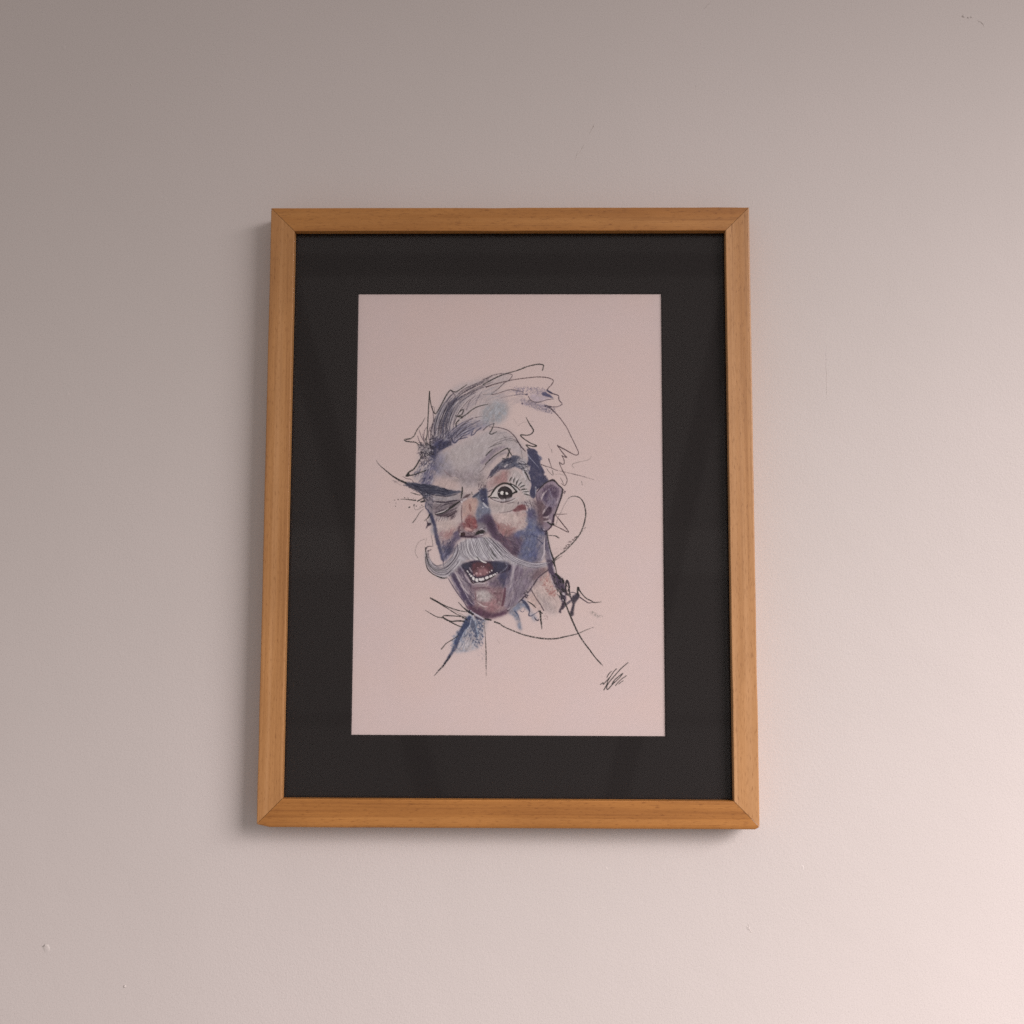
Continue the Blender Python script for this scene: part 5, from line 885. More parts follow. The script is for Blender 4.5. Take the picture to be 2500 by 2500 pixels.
    ('stroke', [(99.8, 329.0), (100.3, 332.5)], (1.16,), (57, 65, 96), 0.9, 0.4),
    ('dot', 111.2, 309.9, 1.26, (18, 19, 40), 0.95),
    ('dot', 113.5, 312.1, 1.17, (18, 19, 40), 0.95),
    ('dot', 110.4, 310.8, 0.90, (18, 19, 40), 0.95),
    ('dot', 112.1, 309.4, 0.63, (214, 213, 225), 0.95),
    ('dot', 111.7, 313.0, 0.54, (214, 213, 225), 0.95),
    ('dot', 114.4, 314.8, 0.63, (214, 213, 225), 0.95),
    ('wash', [(115.3, 313.9), (117.5, 314.8), (123.8, 317.6), (118.0, 317.4)], (37, 32, 58), 0.85, 0.44, 0.2),
    ('stroke', [(113.5, 310.6), (119.3, 314.3), (123.8, 316.9)], (0.78, 1.55, 1.16,), (209, 208, 221), 0.9, 0.4),
    ('stroke', [(126.0, 317.2), (131.4, 318.2)], (1.32,), (17, 19, 19), 0.9, 0.4),
    ('stroke', [(122.8, 89.8), (129.0, 86.2), (135.7, 82.7), (145.0, 79.0), (155.8, 75.8), (165.7, 72.1), (174.4, 70.0), (178.6, 69.8), (181.7, 70.8), (181.4, 73.2), (180.7, 75.9)], (1.01, 1.01, 1.09, 1.09, 0.93, 0.85, 1.16, 1.01, 1.01, 1.16, 0.78,), (17, 19, 19), 0.9, 0.55),
    ('stroke', [(122.8, 84.9), (127.9, 82.8), (132.0, 80.6), (139.8, 79.0), (145.0, 79.0)], (1.16, 1.16, 0.78, 0.47,), (52, 40, 50), 0.8, 0.8),
    ('stroke', [(125.9, 92.2), (133.1, 89.6), (143.5, 86.9), (153.8, 84.8), (164.1, 83.5), (174.5, 82.4), (182.2, 82.6), (188.5, 83.9), (191.3, 86.3), (189.5, 90.0), (186.9, 92.6), (185.1, 95.2)], (1.16, 0.93, 0.85, 0.78, 0.7, 0.78, 0.78, 0.85, 0.93, 0.7, 0.78,), (48, 28, 36), 0.85, 0.55),
    ('stroke', [(185.1, 95.2), (187.4, 97.3), (191.6, 98.9), (196.2, 100.7), (196.7, 104.6), (199.8, 108.5), (198.8, 109.8), (194.2, 111.7), (189.0, 111.5), (183.8, 110.9)], (1.01, 1.4, 0.93, 0.85, 0.78, 0.78, 0.7, 0.78, 1.16, 1.55,), (38, 22, 42), 0.85, 0.55),
    ('stroke', [(145.0, 79.0), (149.6, 79.3), (151.2, 80.6), (148.6, 84.8), (143.0, 88.5), (138.3, 93.2), (131.1, 99.3), (138.4, 98.0), (146.1, 95.3), (151.8, 94.8), (158.0, 95.8), (162.1, 97.4)], (0.47, 0.54, 0.7, 0.7, 0.78, 0.62, 0.78, 0.7, 0.78, 0.78, 0.78, 0.54,), (56, 44, 54), 0.85, 0.4),
    ('stroke', [(140.4, 102.7), (148.7, 101.1), (159.0, 99.5), (165.8, 99.7)], (0.39, 0.62, 0.7, 1.16,), (86, 78, 91), 0.7, 0.6),
    ('stroke', [(122.9, 99.5), (131.1, 99.0)], (0.47,), (17, 19, 19), 0.5, 0.4),
    ('wash', [(168.3, 100.0), (179.7, 99.7), (187.4, 103.6), (181.3, 105.7), (174.6, 106.8), (169.4, 104.7)], (177, 168, 188), 0.6, 1.15, 0.3),
    ('wash', [(180.2, 98.9), (182.8, 97.1), (188.5, 100.5), (190.3, 103.0), (184.9, 101.5), (180.7, 100.5)], (71, 73, 109), 0.9, 0.39, 0.2),
    ('stroke', [(185.4, 95.8), (189.0, 97.8)], (1.71,), (56, 58, 90), 0.85, 0.4),
    ('scatter', [(150.7, 93.2), (169.3, 92.6), (184.8, 94.7), (184.3, 98.9), (169.4, 98.4), (155.9, 100.0)], 190, (125, 119, 148), 0.6, (0.36, 0.79,), 0.0, 0, 0.5, 0.55),
    ('scatter', [(158.5, 103.1), (164.2, 106.8), (182.3, 109.4), (191.1, 113.0), (193.2, 119.3), (183.9, 116.7), (169.4, 112.0), (159.6, 108.9)], 210, (120, 115, 138), 0.6, (0.36, 0.87,), 0.0, 0, 0.5, 0.55),
    ('wash', [(160.1, 103.1), (165.3, 105.8), (182.3, 109.4), (190.1, 114.6), (184.9, 115.6), (169.4, 111.5), (161.1, 108.4)], (166, 157, 173), 0.46, 1.72, 0.4),
    ('dot', 165.0, 99.7, 0.72, (78, 69, 95), 0.8),
    ('dot', 160.9, 108.4, 0.82, (78, 69, 95), 0.8),
    ('stroke', [(183.3, 110.9), (186.4, 111.7), (190.1, 114.6)], (1.94, 1.55, 0.93,), (53, 44, 60), 0.85, 0.7),
    ('stroke', [(166.8, 101.0), (168.9, 104.7), (172.5, 106.8), (177.1, 107.0), (181.8, 105.7), (186.4, 104.4), (191.6, 104.0)], (0.54, 0.78, 0.85, 0.78, 0.62, 0.7, 0.39,), (62, 52, 64), 0.85, 0.4),
    ('stroke', [(189.0, 113.5), (194.2, 118.8), (199.3, 125.0), (204.5, 132.8), (208.6, 141.6), (212.7, 149.9), (215.3, 156.2), (214.2, 158.8), (210.7, 158.2), (203.5, 154.1), (196.8, 150.5), (195.2, 149.5), (198.3, 154.1), (202.4, 159.3), (204.0, 161.1), (199.9, 159.9)], (0.93, 0.93, 0.85, 0.78, 0.85, 0.78, 0.7, 0.78, 0.7, 0.78, 1.01, 1.16, 0.93, 0.85, 0.93, 0.7,), (45, 27, 36), 0.85, 0.5),
    ('stroke', [(199.6, 159.5), (201.4, 163.5), (201.7, 167.2), (199.6, 167.7), (197.1, 166.2), (198.4, 170.1), (200.8, 175.5), (203.3, 179.6), (204.3, 183.7), (202.9, 187.8), (201.2, 188.3), (198.4, 186.2)], (0.78, 0.78, 0.78, 0.78, 0.93, 0.7, 0.85, 0.85, 0.78, 0.78, 0.62, 0.31,), (55, 40, 44), 0.85, 0.4),
    ('stroke', [(186.7, 162.7), (188.1, 167.2), (189.8, 172.2)], (1.16, 0.62, 0.54,), (58, 44, 48), 0.8, 0.4),
    ('stroke', [(179.5, 168.1), (183.2, 169.9), (188.1, 171.2), (194.3, 173.8), (200.4, 175.1), (206.6, 176.5), (214.8, 178.5), (223.0, 180.8), (229.9, 183.0)], (1.01, 0.7, 0.7, 0.62, 0.54, 0.7, 0.7, 0.47, 0.31,), (64, 52, 58), 0.75, 0.8),
    ('stroke', [(184.8, 172.4), (187.3, 175.9), (190.4, 178.6), (191.0, 177.1), (190.2, 173.8)], (0.5,), (17, 19, 19), 0.6, 0.4),
    ('stroke', [(198.0, 181.2), (199.6, 184.1), (201.2, 187.4)], (0.39, 0.78, 0.54,), (71, 62, 63), 0.75, 0.4),
    ('stroke', [(189.3, 153.5), (189.8, 156.7)], (0.62,), (17, 19, 19), 0.4, 0.4),
    ('stroke', [(186.4, 147.3), (188.1, 152.7)], (0.31,), (17, 19, 19), 0.3, 0.4),
    ('stroke', [(227.9, 160.1), (225.5, 163.4), (216.8, 165.5), (210.7, 167.2), (209.5, 169.2), (211.3, 171.3)], (0.27, 0.39, 0.31, 0.47, 0.54, 0.39,), (17, 19, 19), 0.4, 0.4),
    ('stroke', [(218.5, 184.5), (219.1, 188.0)], (0.58,), (17, 19, 19), 0.4, 0.4),
    ('stroke', [(192.6, 178.0), (197.2, 177.5), (201.7, 178.8)], (0.35,), (17, 19, 19), 0.35, 0.4),
    ('stroke', [(190.2, 174.7), (191.0, 177.6)], (0.47,), (17, 19, 19), 0.4, 0.4),
    ('stroke', [(133.6, 128.0), (131.4, 134.0), (129.3, 137.7), (131.4, 138.3), (136.3, 136.0)], (0.62, 0.93, 1.01, 1.01, 0.62,), (17, 19, 19), 0.9, 0.4),
    ('stroke', [(123.1, 134.8), (127.2, 130.9), (133.4, 128.0)], (0.93, 0.78, 0.54,), (57, 52, 69), 0.8, 0.4),
    ('stroke', [(164.7, 122.0), (167.9, 128.2), (171.0, 132.9), (171.9, 135.5), (169.5, 138.6), (165.4, 139.7), (160.2, 139.2), (160.0, 140.7), (164.4, 144.3), (169.5, 147.4), (174.9, 149.9), (171.6, 150.6), (164.9, 149.0), (168.0, 152.6)], (0.39, 0.93, 1.16, 1.09, 1.01, 0.93, 1.16, 1.01, 0.93, 0.93, 1.16, 0.93, 1.16, 0.78,), (17, 19, 19), 0.9, 0.4),
    ('stroke', [(128.8, 131.4), (137.0, 131.9), (143.7, 133.5), (148.9, 136.1), (153.5, 140.7), (157.2, 146.4), (160.3, 151.1), (164.2, 155.2)], (0.47, 0.62, 0.7, 0.78, 0.78, 1.01, 1.16, 0.85,), (38, 22, 35), 0.85, 0.4),
    ('stroke', [(128.4, 152.2), (136.1, 147.5), (143.8, 144.4), (149.9, 143.1), (154.1, 144.4), (156.9, 146.5)], (0.39, 0.62, 0.62, 0.62, 0.62, 0.54,), (62, 52, 61), 0.75, 0.4),
    ('stroke', [(131.9, 145.7), (138.6, 143.9), (144.8, 141.8), (152.5, 141.0)], (0.31, 0.54, 0.54, 0.31,), (71, 62, 68), 0.6, 0.4),
    ('stroke', [(145.3, 145.2), (152.0, 144.9), (156.4, 147.1)], (0.5,), (17, 19, 19), 0.5, 0.4),
    ('stroke', [(142.7, 140.2), (144.8, 142.3)], (0.47,), (17, 19, 19), 0.5, 0.4),
    ('stroke', [(135.5, 137.7), (140.7, 137.4), (145.8, 136.6)], (0.78,), (141, 138, 146), 0.5, 0.4),
    ('stroke', [(159.2, 151.1), (160.3, 156.3), (161.6, 163.1)], (0.39,), (17, 19, 19), 0.4, 0.4),
    ('stroke', [(152.4, 123.0), (155.5, 128.2)], (0.27,), (17, 19, 19), 0.3, 0.4),
    ('stroke', [(156.6, 130.8), (160.2, 127.7), (165.8, 126.1), (172.5, 126.1)], (0.39,), (17, 19, 19), 0.25, 0.9),
    ('stroke', [(191.4, 260.4), (196.2, 256.3), (202.3, 251.8), (208.5, 245.6), (213.8, 239.5), (217.9, 232.9), (220.7, 225.2), (222.2, 217.8), (221.6, 210.0), (219.5, 204.2), (216.3, 200.5), (211.8, 199.1), (207.7, 199.9), (205.0, 202.0)], (1.16, 1.16, 1.01, 0.93, 1.01, 1.09, 1.01, 1.09, 1.16, 1.16, 1.09, 0.93, 0.7, 0.39,), (17, 19, 19), 0.92, 0.6),
    ('stroke', [(205.2, 202.0), (201.5, 208.0), (198.7, 214.2), (196.2, 218.7), (193.4, 227.3)], (0.31, 0.39, 0.47, 0.39, 0.54,), (17, 19, 19), 0.5, 0.4),
    ('scatter', [(198.3, 254.2), (203.6, 245.2), (212.6, 237.4), (213.8, 239.1), (205.6, 247.7)], 34, (38, 27, 31), 0.75, (0.4, 0.87,), 0.0, 0, 0.5, 0.55),
    ('stroke', [(212.9, 238.7), (214.2, 238.3)], (1.16,), (17, 19, 19), 0.9, 0.4),
    ('stroke', [(192.2, 261.2), (196.2, 258.7), (199.5, 256.7)], (1.16, 0.62, 0.39,), (17, 19, 19), 0.6, 0.4),
    ('stroke', [(190.1, 226.5), (197.0, 229.7), (204.4, 233.6), (205.3, 232.7), (199.5, 225.2), (195.0, 219.5), (192.7, 216.8)], (0.85, 0.7, 0.78, 0.85, 0.93, 0.93, 0.47,), (37, 19, 26), 0.85, 0.4),
    ('stroke', [(193.2, 216.4), (198.7, 216.6), (204.2, 216.3)], (0.78, 0.78, 0.39,), (55, 40, 44), 0.8, 0.4),
    ('stroke', [(186.4, 236.9), (191.3, 237.3), (194.2, 238.1), (196.6, 239.6)], (0.47, 0.7, 0.93, 1.24,), (17, 19, 19), 0.9, 0.7),
    ('stroke', [(220.7, 230.5), (222.3, 229.2)], (0.78,), (17, 19, 19), 0.35, 0.4),
    ('stroke', [(217.8, 233.8), (219.5, 232.5)], (0.78,), (17, 19, 19), 0.4, 0.4),
    ('scatter', [(188.9, 248.5), (196.2, 246.5), (201.1, 250.5), (192.2, 257.5)], 20, (139, 127, 129), 0.35, (0.4, 0.87,), 3.96, -0.7, 0.2, 0.36),
    ('stroke', [(226.6, 347.8), (229.3, 351.2), (231.4, 353.8), (233.4, 355.7), (236.5, 359.1), (238.2, 361.1)], (0.93, 0.78, 0.7, 0.7, 0.62, 0.31,), (17, 19, 19), 0.97, 0.1),
    ('stroke', [(242.0, 372.0), (243.7, 368.9), (246.4, 366.2)], (0.7, 0.78, 0.47,), (17, 19, 19), 0.97, 0.1),
    ('stroke', [(235.8, 378.9), (238.3, 377.0), (238.4, 378.4), (239.2, 378.2), (240.3, 376.8), (243.5, 373.4), (245.4, 371.2), (248.3, 366.9), (251.0, 364.0)], (0.66, 0.74, 0.7, 0.74, 0.85, 0.62, 0.7, 0.7, 0.78,), (17, 19, 19), 0.97, 0.1),
    ('stroke', [(245.4, 371.2), (243.0, 375.3), (241.5, 379.4), (239.1, 383.9)], (0.7, 0.62, 0.7, 0.74,), (17, 19, 19), 0.97, 0.1),
    ('stroke', [(239.1, 383.9), (241.5, 379.6), (243.9, 376.7), (249.3, 370.5), (255.6, 363.6), (262.2, 358.0)], (0.74, 0.74, 0.81, 0.78, 0.74, 0.66,), (17, 19, 19), 0.97, 0.1),
    ('stroke', [(243.9, 376.7), (242.2, 379.9), (241.8, 382.7), (243.0, 383.2), (247.1, 378.9), (251.7, 374.6), (254.6, 371.7), (257.1, 368.3), (253.4, 371.0), (249.3, 374.6), (247.1, 377.7), (247.3, 378.6), (249.3, 376.2)], (0.74, 0.7, 0.81, 0.85, 0.74, 0.62, 0.62, 0.7, 0.66, 0.78, 0.81, 0.78, 0.58,), (17, 19, 19), 0.97, 0.1),
    ('stroke', [(250.1, 379.7), (252.2, 377.2), (255.6, 373.8), (260.4, 370.5)], (0.7, 0.62, 0.66, 0.66,), (17, 19, 19), 0.97, 0.1),
    ('stroke', [(253.1, 378.4), (255.3, 376.5), (257.6, 375.1)], (0.54, 0.58, 0.43,), (17, 19, 19), 0.97, 0.1),
    ('stroke', [(75.3, 143.0), (76.2, 132.1), (79.2, 121.6), (83.2, 112.7), (87.2, 105.9), (91.8, 100.2)], (0.54, 0.78, 0.78, 0.62, 0.47,), (32, 22, 41), 0.75, 0.6),
    ('stroke', [(78.4, 144.0), (79.8, 130.5), (83.3, 120.0), (86.8, 111.2), (91.4, 103.3)], (0.54, 0.85, 0.93, 0.62,), (32, 22, 41), 0.75, 0.6),
    ('stroke', [(81.0, 144.0), (81.9, 135.7), (84.8, 122.7), (89.9, 111.2), (97.0, 103.8)], (0.78, 1.16, 1.16, 0.78,), (32, 22, 41), 0.75, 0.6),
    ('stroke', [(86.6, 140.9), (87.5, 130.5), (89.5, 120.0), (93.5, 109.6), (101.2, 102.2), (109.9, 98.0)], (0.93, 1.32, 1.16, 0.93, 0.62,), (32, 22, 41), 0.75, 0.6),
    ('stroke', [(89.2, 139.8), (91.6, 125.2), (97.1, 112.2), (104.8, 103.8), (115.6, 97.0)], (0.54, 0.93, 0.78, 0.54,), (32, 22, 41), 0.75, 0.6),
    ('stroke', [(96.1, 114.8), (100.2, 107.5), (107.4, 101.7), (115.6, 95.9), (125.4, 91.7)], (0.47, 0.93, 0.78, 0.54,), (32, 22, 41), 0.75, 0.6),
    ('stroke', [(86.8, 107.5), (90.8, 101.7), (94.4, 98.6)], (0.62,), (32, 22, 41), 0.75, 0.6),
    ('stroke', [(71.7, 144.1), (73.6, 133.1), (76.1, 122.7)], (0.54, 0.78, 0.54,), (32, 22, 41), 0.75, 0.6),
    ('stroke', [(93.7, 129.4), (96.2, 120.0), (100.2, 112.2), (105.3, 105.9)], (0.54, 0.78, 0.47,), (32, 22, 41), 0.75, 0.6),
    ('stroke', [(96.9, 141.9), (102.5, 134.6), (110.2, 128.9), (120.0, 125.2)], (0.78, 0.93, 0.62,), (32, 22, 41), 0.75, 0.6),
    ('stroke', [(99.5, 144.0), (105.1, 138.2), (111.8, 132.0), (117.9, 129.4)], (0.78, 0.93, 0.62,), (32, 22, 41), 0.75, 0.6),
    ('stroke', [(91.8, 144.0), (96.3, 135.7), (104.5, 128.3), (112.7, 123.1), (122.0, 121.0)], (0.93, 1.01, 0.78, 0.47,), (32, 22, 41), 0.75, 0.6),
    ('stroke', [(115.2, 109.5), (117.7, 103.2), (121.8, 96.4)], (0.39, 0.47, 0.31,), (32, 22, 41), 0.75, 0.6),
    ('stroke', [(106.5, 114.8), (109.5, 106.9), (115.6, 100.1)], (0.39, 0.54, 0.31,), (32, 22, 41), 0.75, 0.6),
    ('scatter', [(71.6, 138.3), (89.6, 135.7), (102.5, 139.8), (92.3, 148.7), (82.1, 153.4), (72.8, 148.7)], 50, (33, 32, 57), 0.75, (0.4, 0.87,), 6.34, -0.9, 0.5, 0.79),
    ('scatter', [(74.7, 138.3), (92.2, 133.1), (112.8, 127.8), (102.5, 139.8), (87.2, 146.1)], 40, (181, 181, 197), 0.6, (0.4, 0.87,), 5.54, -0.85, 0.35, 0.59),
    ('scatter', [(99.6, 102.2), (133.1, 88.5), (134.9, 109.5), (112.6, 114.8), (102.3, 114.8)], 24, (130, 127, 142), 0.5, (0.4, 0.87,), 8.71, -0.75, 0.25, 0.48),
    ('scatter', [(62.4, 144.1), (74.8, 140.9), (77.0, 156.5), (64.7, 163.4), (60.5, 156.5)], 60, (22, 19, 33), 0.85, (0.4, 0.87,), 4.36, 0.7, 1.1, 0.71),
    ('scatter', [(63.5, 146.2), (73.8, 144.0), (74.9, 155.5), (65.7, 161.7)], 30, (213, 211, 215), 0.75, (0.4, 0.87,), 1.98, 0.5, 1.1, 0.71),
    ('scatter', [(79.4, 162.0), (107.3, 148.7), (140.1, 136.9), (160.0, 151.9), (130.3, 151.9), (117.3, 175.2), (91.1, 178.6)], 50, (159, 154, 163), 0.16, (0.4, 0.87,), 10.3, -0.35, 0.35, 1.19),
    ('scatter', [(81.1, 162.0), (113.8, 145.3), (140.1, 136.9), (140.2, 148.6), (114.0, 165.3)], 30, (202, 195, 196), 0.18, (0.4, 0.87,), 8.71, -0.35, 0.35, 1.03),
    ('wash', [(75.3, 165.4), (81.0, 158.7), (84.4, 165.3), (82.0, 175.3), (75.5, 178.6)], (110, 110, 134), 0.51, 1.72, 0.5),
    ('wash', [(83.7, 178.6), (97.6, 175.2), (117.4, 178.5), (119.1, 186.7), (106.0, 186.8), (91.1, 181.0)], (145, 135, 144), 0.41, 2.3, 0.5),
    ('scatter', [(81.7, 172.2), (100.2, 174.2), (112.5, 178.3), (119.1, 184.5), (104.4, 184.5), (87.9, 178.8)], 26, (136, 122, 130), 0.4, (0.4, 0.87,), 5.54, 0.25, 0.5, 0.79),
    ('stroke', [(85.0, 173.8), (87.9, 177.1), (92.8, 180.4), (99.4, 181.6)], (0.78, 1.55, 1.16, 0.62,), (138, 122, 130), 0.55, 0.4),
    ('stroke', [(92.8, 181.2), (96.1, 181.0), (99.4, 182.9)], (0.54, 0.93, 0.54,), (221, 208, 202), 0.6, 0.4),
    ('wash', [(118.3, 179.5), (124.8, 177.0), (127.3, 182.8), (124.9, 190.7), (120.0, 188.6)], (149, 138, 142), 0.55, 1.72, 0.5),
    ('wash', [(76.8, 211.8), (82.5, 207.2), (92.0, 204.8), (98.9, 203.5), (94.8, 209.3), (88.7, 211.8), (80.5, 214.2)], (108, 99, 109), 0.28, 1.15, 0.4),
    ('stroke', [(76.9, 215.7), (82.6, 213.4), (88.7, 211.8), (94.8, 208.0), (100.9, 203.9)], (0.78, 1.55, 1.55, 1.94, 1.16,), (34, 19, 34), 0.85, 0.4),
    ('stroke', [(78.4, 205.2), (86.6, 205.2), (94.8, 203.1)], (0.78, 1.32, 0.93,), (46, 36, 53), 0.8, 0.4),
    ('stroke', [(79.2, 208.5), (85.0, 206.0), (92.7, 205.2)], (0.54, 1.01, 0.78,), (180, 176, 182), 0.7, 0.4),
    ('stroke', [(78.5, 218.3), (85.1, 218.3), (92.0, 215.8), (97.3, 213.0)], (0.78, 1.55, 1.55, 0.78,), (45, 28, 42), 0.8, 0.4),
    ('scatter', [(75.9, 201.1), (94.7, 200.6), (97.2, 205.2), (82.6, 214.2), (76.9, 215.9)], 26, (59, 48, 63), 0.5, (0.4, 0.87,), 5.15, -0.35, 0.4, 0.71),
    ('scatter', [(75.9, 200.3), (90.6, 200.6), (90.7, 209.3), (78.5, 213.4)], 26, (200, 195, 202), 0.6, (0.4, 0.87,), 4.36, -0.35, 0.35, 0.63),
    ('wash', [(74.6, 197.6), (82.4, 198.4), (90.6, 199.0), (100.0, 196.9), (99.7, 201.0), (90.7, 203.1), (79.2, 204.0), (75.1, 201.9)], (159, 157, 165), 0.55, 1.15, 0.4),
    ('stroke', [(74.2, 197.9), (82.4, 198.8), (89.8, 199.1), (98.8, 196.9)], (0.78, 1.16, 1.16, 0.62,), (18, 19, 40), 0.8, 0.4),
    ('scatter', [(55.6, 187.1), (72.0, 188.7), (91.9, 193.2), (88.6, 198.2), (70.1, 196.2), (59.8, 192.1)], 46, (19, 21, 47), 0.7, (0.4, 0.87,), 7.13, 0.2, 0.2, 0.79),
    ('scatter', [(61.8, 188.8), (90.6, 194.1), (86.5, 196.9), (66.0, 193.7)], 16, (132, 135, 152), 0.5, (0.4, 0.87,), 4.75, 0.2, 0.2, 0.48),
    ('scatter', [(134.8, 217.1), (164.2, 215.7), (165.1, 230.1), (148.8, 232.6), (138.1, 228.5)], 50, (213, 198, 194), 0.45, (0.4, 0.87,), 5.54, 0.7, 0.7, 1.19),
    ('scatter', [(134.8, 222.8), (152.8, 226.0), (154.9, 232.6), (144.7, 236.7), (138.2, 232.6)], 36, (154, 112, 114), 0.45, (0.4, 0.87,), 5.54, 0.7, 0.6, 1.19),
    ('scatter', [(128.3, 220.3), (136.5, 231.8), (148.8, 239.9), (160.2, 240.7), (156.2, 255.4), (140.7, 245.3), (129.2, 231.8)], 46, (58, 42, 65), 0.5, (0.4, 0.87,), 7.13, 0.85, 0.4, 1.19),
    ('scatter', [(134.9, 235.9), (148.8, 239.9), (152.9, 252.2), (144.8, 247.3)], 20, (123, 92, 105), 0.45, (0.4, 0.87,), 5.54, 0.85, 0.4, 1.19),
    ('scatter', [(162.7, 234.2), (181.4, 235.8), (180.7, 258.2), (161.1, 257.0)], 50, (66, 71, 109), 0.45, (0.4, 0.87,), 7.13, 1.9, 0.4, 1.35),
    ('scatter', [(165.1, 226.0), (175.7, 224.3), (175.0, 256.2), (161.1, 254.2)], 44, (125, 135, 165), 0.4, (0.4, 0.87,), 6.34, 1.9, 0.5, 1.03),
    ('wash', [(151.2, 235.8), (160.2, 233.4), (163.1, 238.3), (157.8, 239.9)], (79, 78, 113), 0.55, 2.3, 0.5),
    ('scatter', [(79.6, 227.4), (99.2, 226.6), (96.0, 234.8), (87.9, 240.5), (81.3, 239.7)], 36, (210, 193, 188), 0.45, (0.4, 0.87,), 5.54, -0.6, 0.5, 1.11),
    ('scatter', [(82.1, 234.0), (96.8, 230.7), (92.0, 240.5), (85.5, 246.2)], 26, (150, 112, 118), 0.45, (0.4, 0.87,), 5.54, -0.7, 0.4, 1.03),
    ('scatter', [(83.8, 243.8), (96.1, 241.3), (92.9, 254.4), (86.5, 259.3)], 36, (55, 52, 82), 0.55, (0.4, 0.87,), 6.34, -1.0, 0.4, 0.95),
    ('scatter', [(104.9, 220.8), (116.3, 220.4), (116.8, 230.6), (106.6, 230.7)], 24, (104, 42, 51), 0.5, (0.4, 0.87,), 3.56, 0.6, 0.8, 1.03),
    ('scatter', [(105.7, 220.8), (115.5, 220.4), (116.4, 227.3)], 14, (176, 109, 110), 0.5, (0.4, 0.87,), 3.17, 0.6, 0.8, 0.79),
    ('scatter', [(101.7, 232.7), (118.0, 233.1), (126.2, 229.0), (124.2, 237.1), (109.9, 238.8)], 26, (60, 38, 54), 0.5, (0.4, 0.87,), 3.96, 0.2, 0.5, 0.87),
    ('scatter', [(111.0, 286.9), (143.5, 286.8), (146.1, 306.2), (125.8, 314.4), (113.6, 306.3)], 40, (99, 70, 84), 0.28, (0.4, 0.87,), 5.94, 0.3, 0.7, 1.03),
    ('scatter', [(113.4, 287.7), (141.9, 287.6), (143.6, 305.0), (125.8, 309.1), (116.0, 301.1)], 26, (186, 161, 165), 0.28, (0.4, 0.87,), 5.15, 0.3, 0.7, 0.79),
    ('scatter', [(118.3, 291.0), (128.9, 290.9), (129.8, 299.8), (119.2, 299.1)], 12, (207, 200, 200), 0.4, (0.4, 0.87,), 3.17, 0.8, 0.9, 1.19),
    ('scatter', [(145.8, 268.6), (163.3, 269.7), (162.2, 292.9), (148.5, 306.2)], 40, (91, 79, 101), 0.5, (0.4, 0.87,), 10.3, 1.8, 0.15, 0.95),
    ('scatter', [(148.3, 268.6), (163.3, 269.7), (162.2, 292.9), (150.1, 303.0)], 30, (182, 174, 187), 0.5, (0.4, 0.87,), 9.5, 1.8, 0.15, 0.79),
    ('scatter', [(93.0, 274.0), (101.9, 270.7), (113.4, 286.9), (115.2, 303.1), (109.5, 303.1)], 36, (65, 53, 80), 0.5, (0.4, 0.87,), 9.5, 1.0, 0.2, 0.87),
    ('scatter', [(94.6, 274.0), (101.9, 273.2), (111.0, 289.4), (109.4, 295.0)], 24, (192, 184, 193), 0.5, (0.4, 0.87,), 8.71, 1.0, 0.15, 0.71),
    ('scatter', [(177.5, 192.9), (190.6, 186.6), (198.4, 192.8), (194.3, 207.2), (186.1, 215.4), (177.5, 205.2)], 40, (65, 49, 74), 0.45, (0.4, 0.87,), 5.15, 1.8, 0.5, 0.87),
    ('scatter', [(177.5, 192.9), (190.6, 186.6), (198.4, 192.8), (194.3, 207.2), (186.1, 215.4)], 26, (178, 166, 181), 0.45, (0.4, 0.87,), 4.75, 1.8, 0.4, 0.71),
    ('scatter', [(108.6, 316.6), (124.2, 318.3), (123.5, 334.2), (106.7, 345.3), (100.0, 340.9)], 60, (61, 74, 104), 0.5, (0.4, 0.87,), 7.13, 1.9, 0.4, 0.71),
    ('scatter', [(106.5, 323.6), (124.3, 320.9), (122.2, 338.6), (104.4, 345.3)], 24, (181, 183, 195), 0.4, (0.4, 0.87,), 5.54, 2.0, 0.5, 0.71),
    ('scatter', [(172.3, 286.7), (187.5, 277.6), (197.2, 299.8), (189.6, 308.9), (179.5, 303.9)], 50, (159, 144, 146), 0.35, (0.4, 0.87,), 8.71, 1.1, 0.2, 0.79),
    ('scatter', [(172.3, 286.7), (187.5, 277.6), (197.2, 299.8), (189.6, 308.9), (179.5, 303.9)], 40, (221, 208, 204), 0.4, (0.4, 0.87,), 7.92, 1.1, 0.2, 0.79),
    ('scatter', [(147.6, 91.6), (169.3, 91.6), (185.9, 94.2), (191.6, 98.9), (186.9, 102.0), (169.4, 98.9), (153.9, 101.1)], 150, (104, 99, 126), 0.55, (0.36, 0.87,), 0.0, 0, 0.5, 0.55),
    ('scatter', [(157.0, 102.1), (182.3, 108.8), (192.1, 112.5), (194.2, 119.3), (182.3, 117.2), (168.4, 112.5)], 150, (98, 93, 115), 0.55, (0.36, 0.95,), 0.0, 0, 0.5, 0.55),
    ('scatter', [(131.1, 100.1), (153.8, 94.8), (164.2, 98.9), (156.0, 109.4), (138.4, 105.3)], 60, (154, 149, 164), 0.4, (0.4, 0.87,), 8.71, -0.2, 0.2, 0.51),
    ('wash', [(129.5, 220.3), (134.8, 224.4), (138.2, 232.6), (143.1, 240.0), (138.2, 242.4), (132.5, 238.3), (127.5, 231.0)], (52, 33, 59), 0.46, 2.3, 0.4),
    ('wash', [(140.7, 244.1), (148.9, 250.1), (155.4, 255.4), (150.5, 255.8), (143.1, 248.9)], (54, 29, 49), 0.46, 1.72, 0.4),
    ('wash', [(169.2, 244.0), (174.5, 243.9), (174.2, 261.1), (166.4, 261.1), (163.6, 254.2)], (70, 78, 119), 0.41, 2.87, 0.5),
